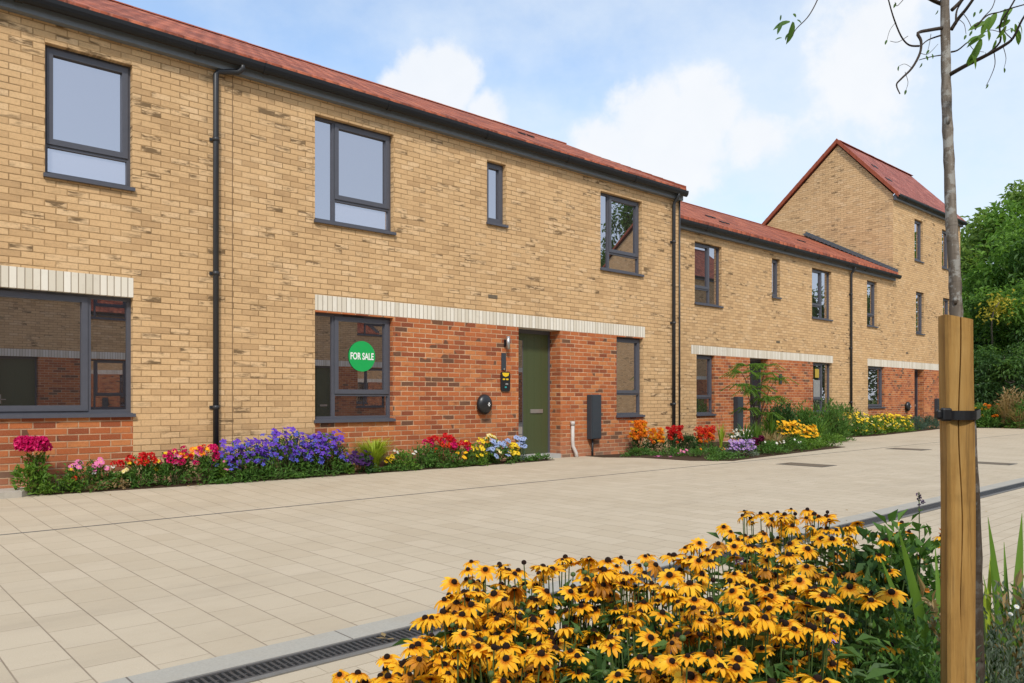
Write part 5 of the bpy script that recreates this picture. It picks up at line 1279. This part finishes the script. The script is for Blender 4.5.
# ------------------------------------------------------------------ world, sun, camera
w=bpy.data.worlds.new('World'); scene.world=w; w.use_nodes=True; nt=w.node_tree; bg=nt.nodes['Background']
EL,AZ=math.radians(46),math.radians(-128)      # sun azimuth as a direction in the ground plane
sun_dir=Vector((math.cos(EL)*math.cos(AZ),math.cos(EL)*math.sin(AZ),math.sin(EL)))
class WN(NT):
    def __init__(s,t): s.t=t
N=WN(nt)
sky=N.n('ShaderNodeTexSky',sky_type='NISHITA'); sky.sun_disc=False; sky.sun_elevation=EL; sky.sun_rotation=math.atan2(sun_dir.x,sun_dir.y); sky.air_density=1.0; sky.dust_density=1.2; sky.ozone_density=1.6
tc=N.n('ShaderNodeTexCoord'); V=tc.outputs['Generated']
vx,vy,vz=N.sep(V)
def dot(vec):
    nd=N.n('ShaderNodeVectorMath',operation='DOT_PRODUCT'); N.put(nd.inputs[0],V); nd.inputs[1].default_value=vec; return nd.outputs['Value']
iz=N.math('DIVIDE',1,N.math('ADD',N.math('MAXIMUM',vz,0),.22))
flat=N.comb(N.math('MULTIPLY',vx,iz),N.math('MULTIPLY',vy,iz),.3)
n1=N.noise(flat,1.3,7,.58); n2=N.noise(V,7.0,8,.60); n3=N.noise(V,18,5,.6)
# thin veil of high cloud, thicker towards the east end of the street and behind
east=dot(tuple(Vector((CS+SN*.9,SN-CS*.9,.25)).normalized()))
veil=N.smooth(N.math('ADD',N.math('ADD',n1,N.math('MULTIPLY',N.math('SUBTRACT',n2,.5),.35)),N.math('MULTIPLY',N.smooth(east,.55,1.0),.30)),.40,.82)
behind=N.smooth(dot((0,-1,.0)),-.1,.5)
veil=N.math('MAXIMUM',veil,N.math('MULTIPLY',behind,.80))
mask=None
for (px_,py_,rx,amp) in ((425,84,40,1.0),(452,78,40,1.1),(485,108,30,.8),(398,88,24,.8),(440,105,40,1.0),(655,128,62,1.0),(705,112,52,1.0),(610,150,45,.85),(750,140,50,.8),(690,160,70,.8),(860,60,90,.55),(640,185,50,.6)):
    d=Vector((CS+SN*(px_-512)/F_PX,SN-CS*(px_-512)/F_PX,(399-py_)/F_PX)).normalized()
    ang=N.math('ARCCOSINE',N.math('MINIMUM',dot(tuple(d)),.999999))
    v=N.math('MULTIPLY',N.math('SUBTRACT',1,N.math('DIVIDE',ang,rx/F_PX)),amp)
    mask=v if mask is None else N.math('MAXIMUM',mask,v)
cum=N.smooth(N.math('ADD',mask,N.math('ADD',N.math('MULTIPLY',N.math('SUBTRACT',n2,.5),1.15),N.math('MULTIPLY',N.math('SUBTRACT',n3,.5),.85))),.12,.50)
SKYTINT=N.mix(1.0,sky.outputs[0],(1.88,2.16,2.28,1),'MULTIPLY')
c=N.mix(N.math('ADD',.20,N.math('MULTIPLY',veil,.62)),SKYTINT,(7.45,8.2,9.0,1))
c=N.mix(N.math('MULTIPLY',cum,.88),c,N.mix(n3,(7.9,8.2,8.6,1),(8.8,8.9,9.1,1)))
nt.links.new(c,bg.inputs['Color']); bg.inputs['Strength'].default_value=.085
sl=bpy.data.lights.new('sun','SUN'); sl.energy=2.4; sl.angle=math.radians(7); sl.color=(1,.945,.87)
so=bpy.data.objects.new('sun',sl); C.objects.link(so); so.rotation_euler=sun_dir.to_track_quat('Z','Y').to_euler()
cam=bpy.data.cameras.new('camera'); co=bpy.data.objects.new('camera',cam); C.objects.link(co)
cam.sensor_width=36; cam.lens=36*F_PX/1024; cam.shift_y=57.5/1024; cam.clip_end=3000; cam.clip_start=.05
co.location=(0,0,CAMH); co.rotation_euler=(PI/2,0,-math.atan2(CS,SN)); scene.camera=co
scene.view_settings.view_transform='Standard'; scene.view_settings.look='None'; scene.view_settings.gamma=1; scene.view_settings.exposure=0.40
scene.cycles.use_denoising=True; scene.cycles.max_bounces=6
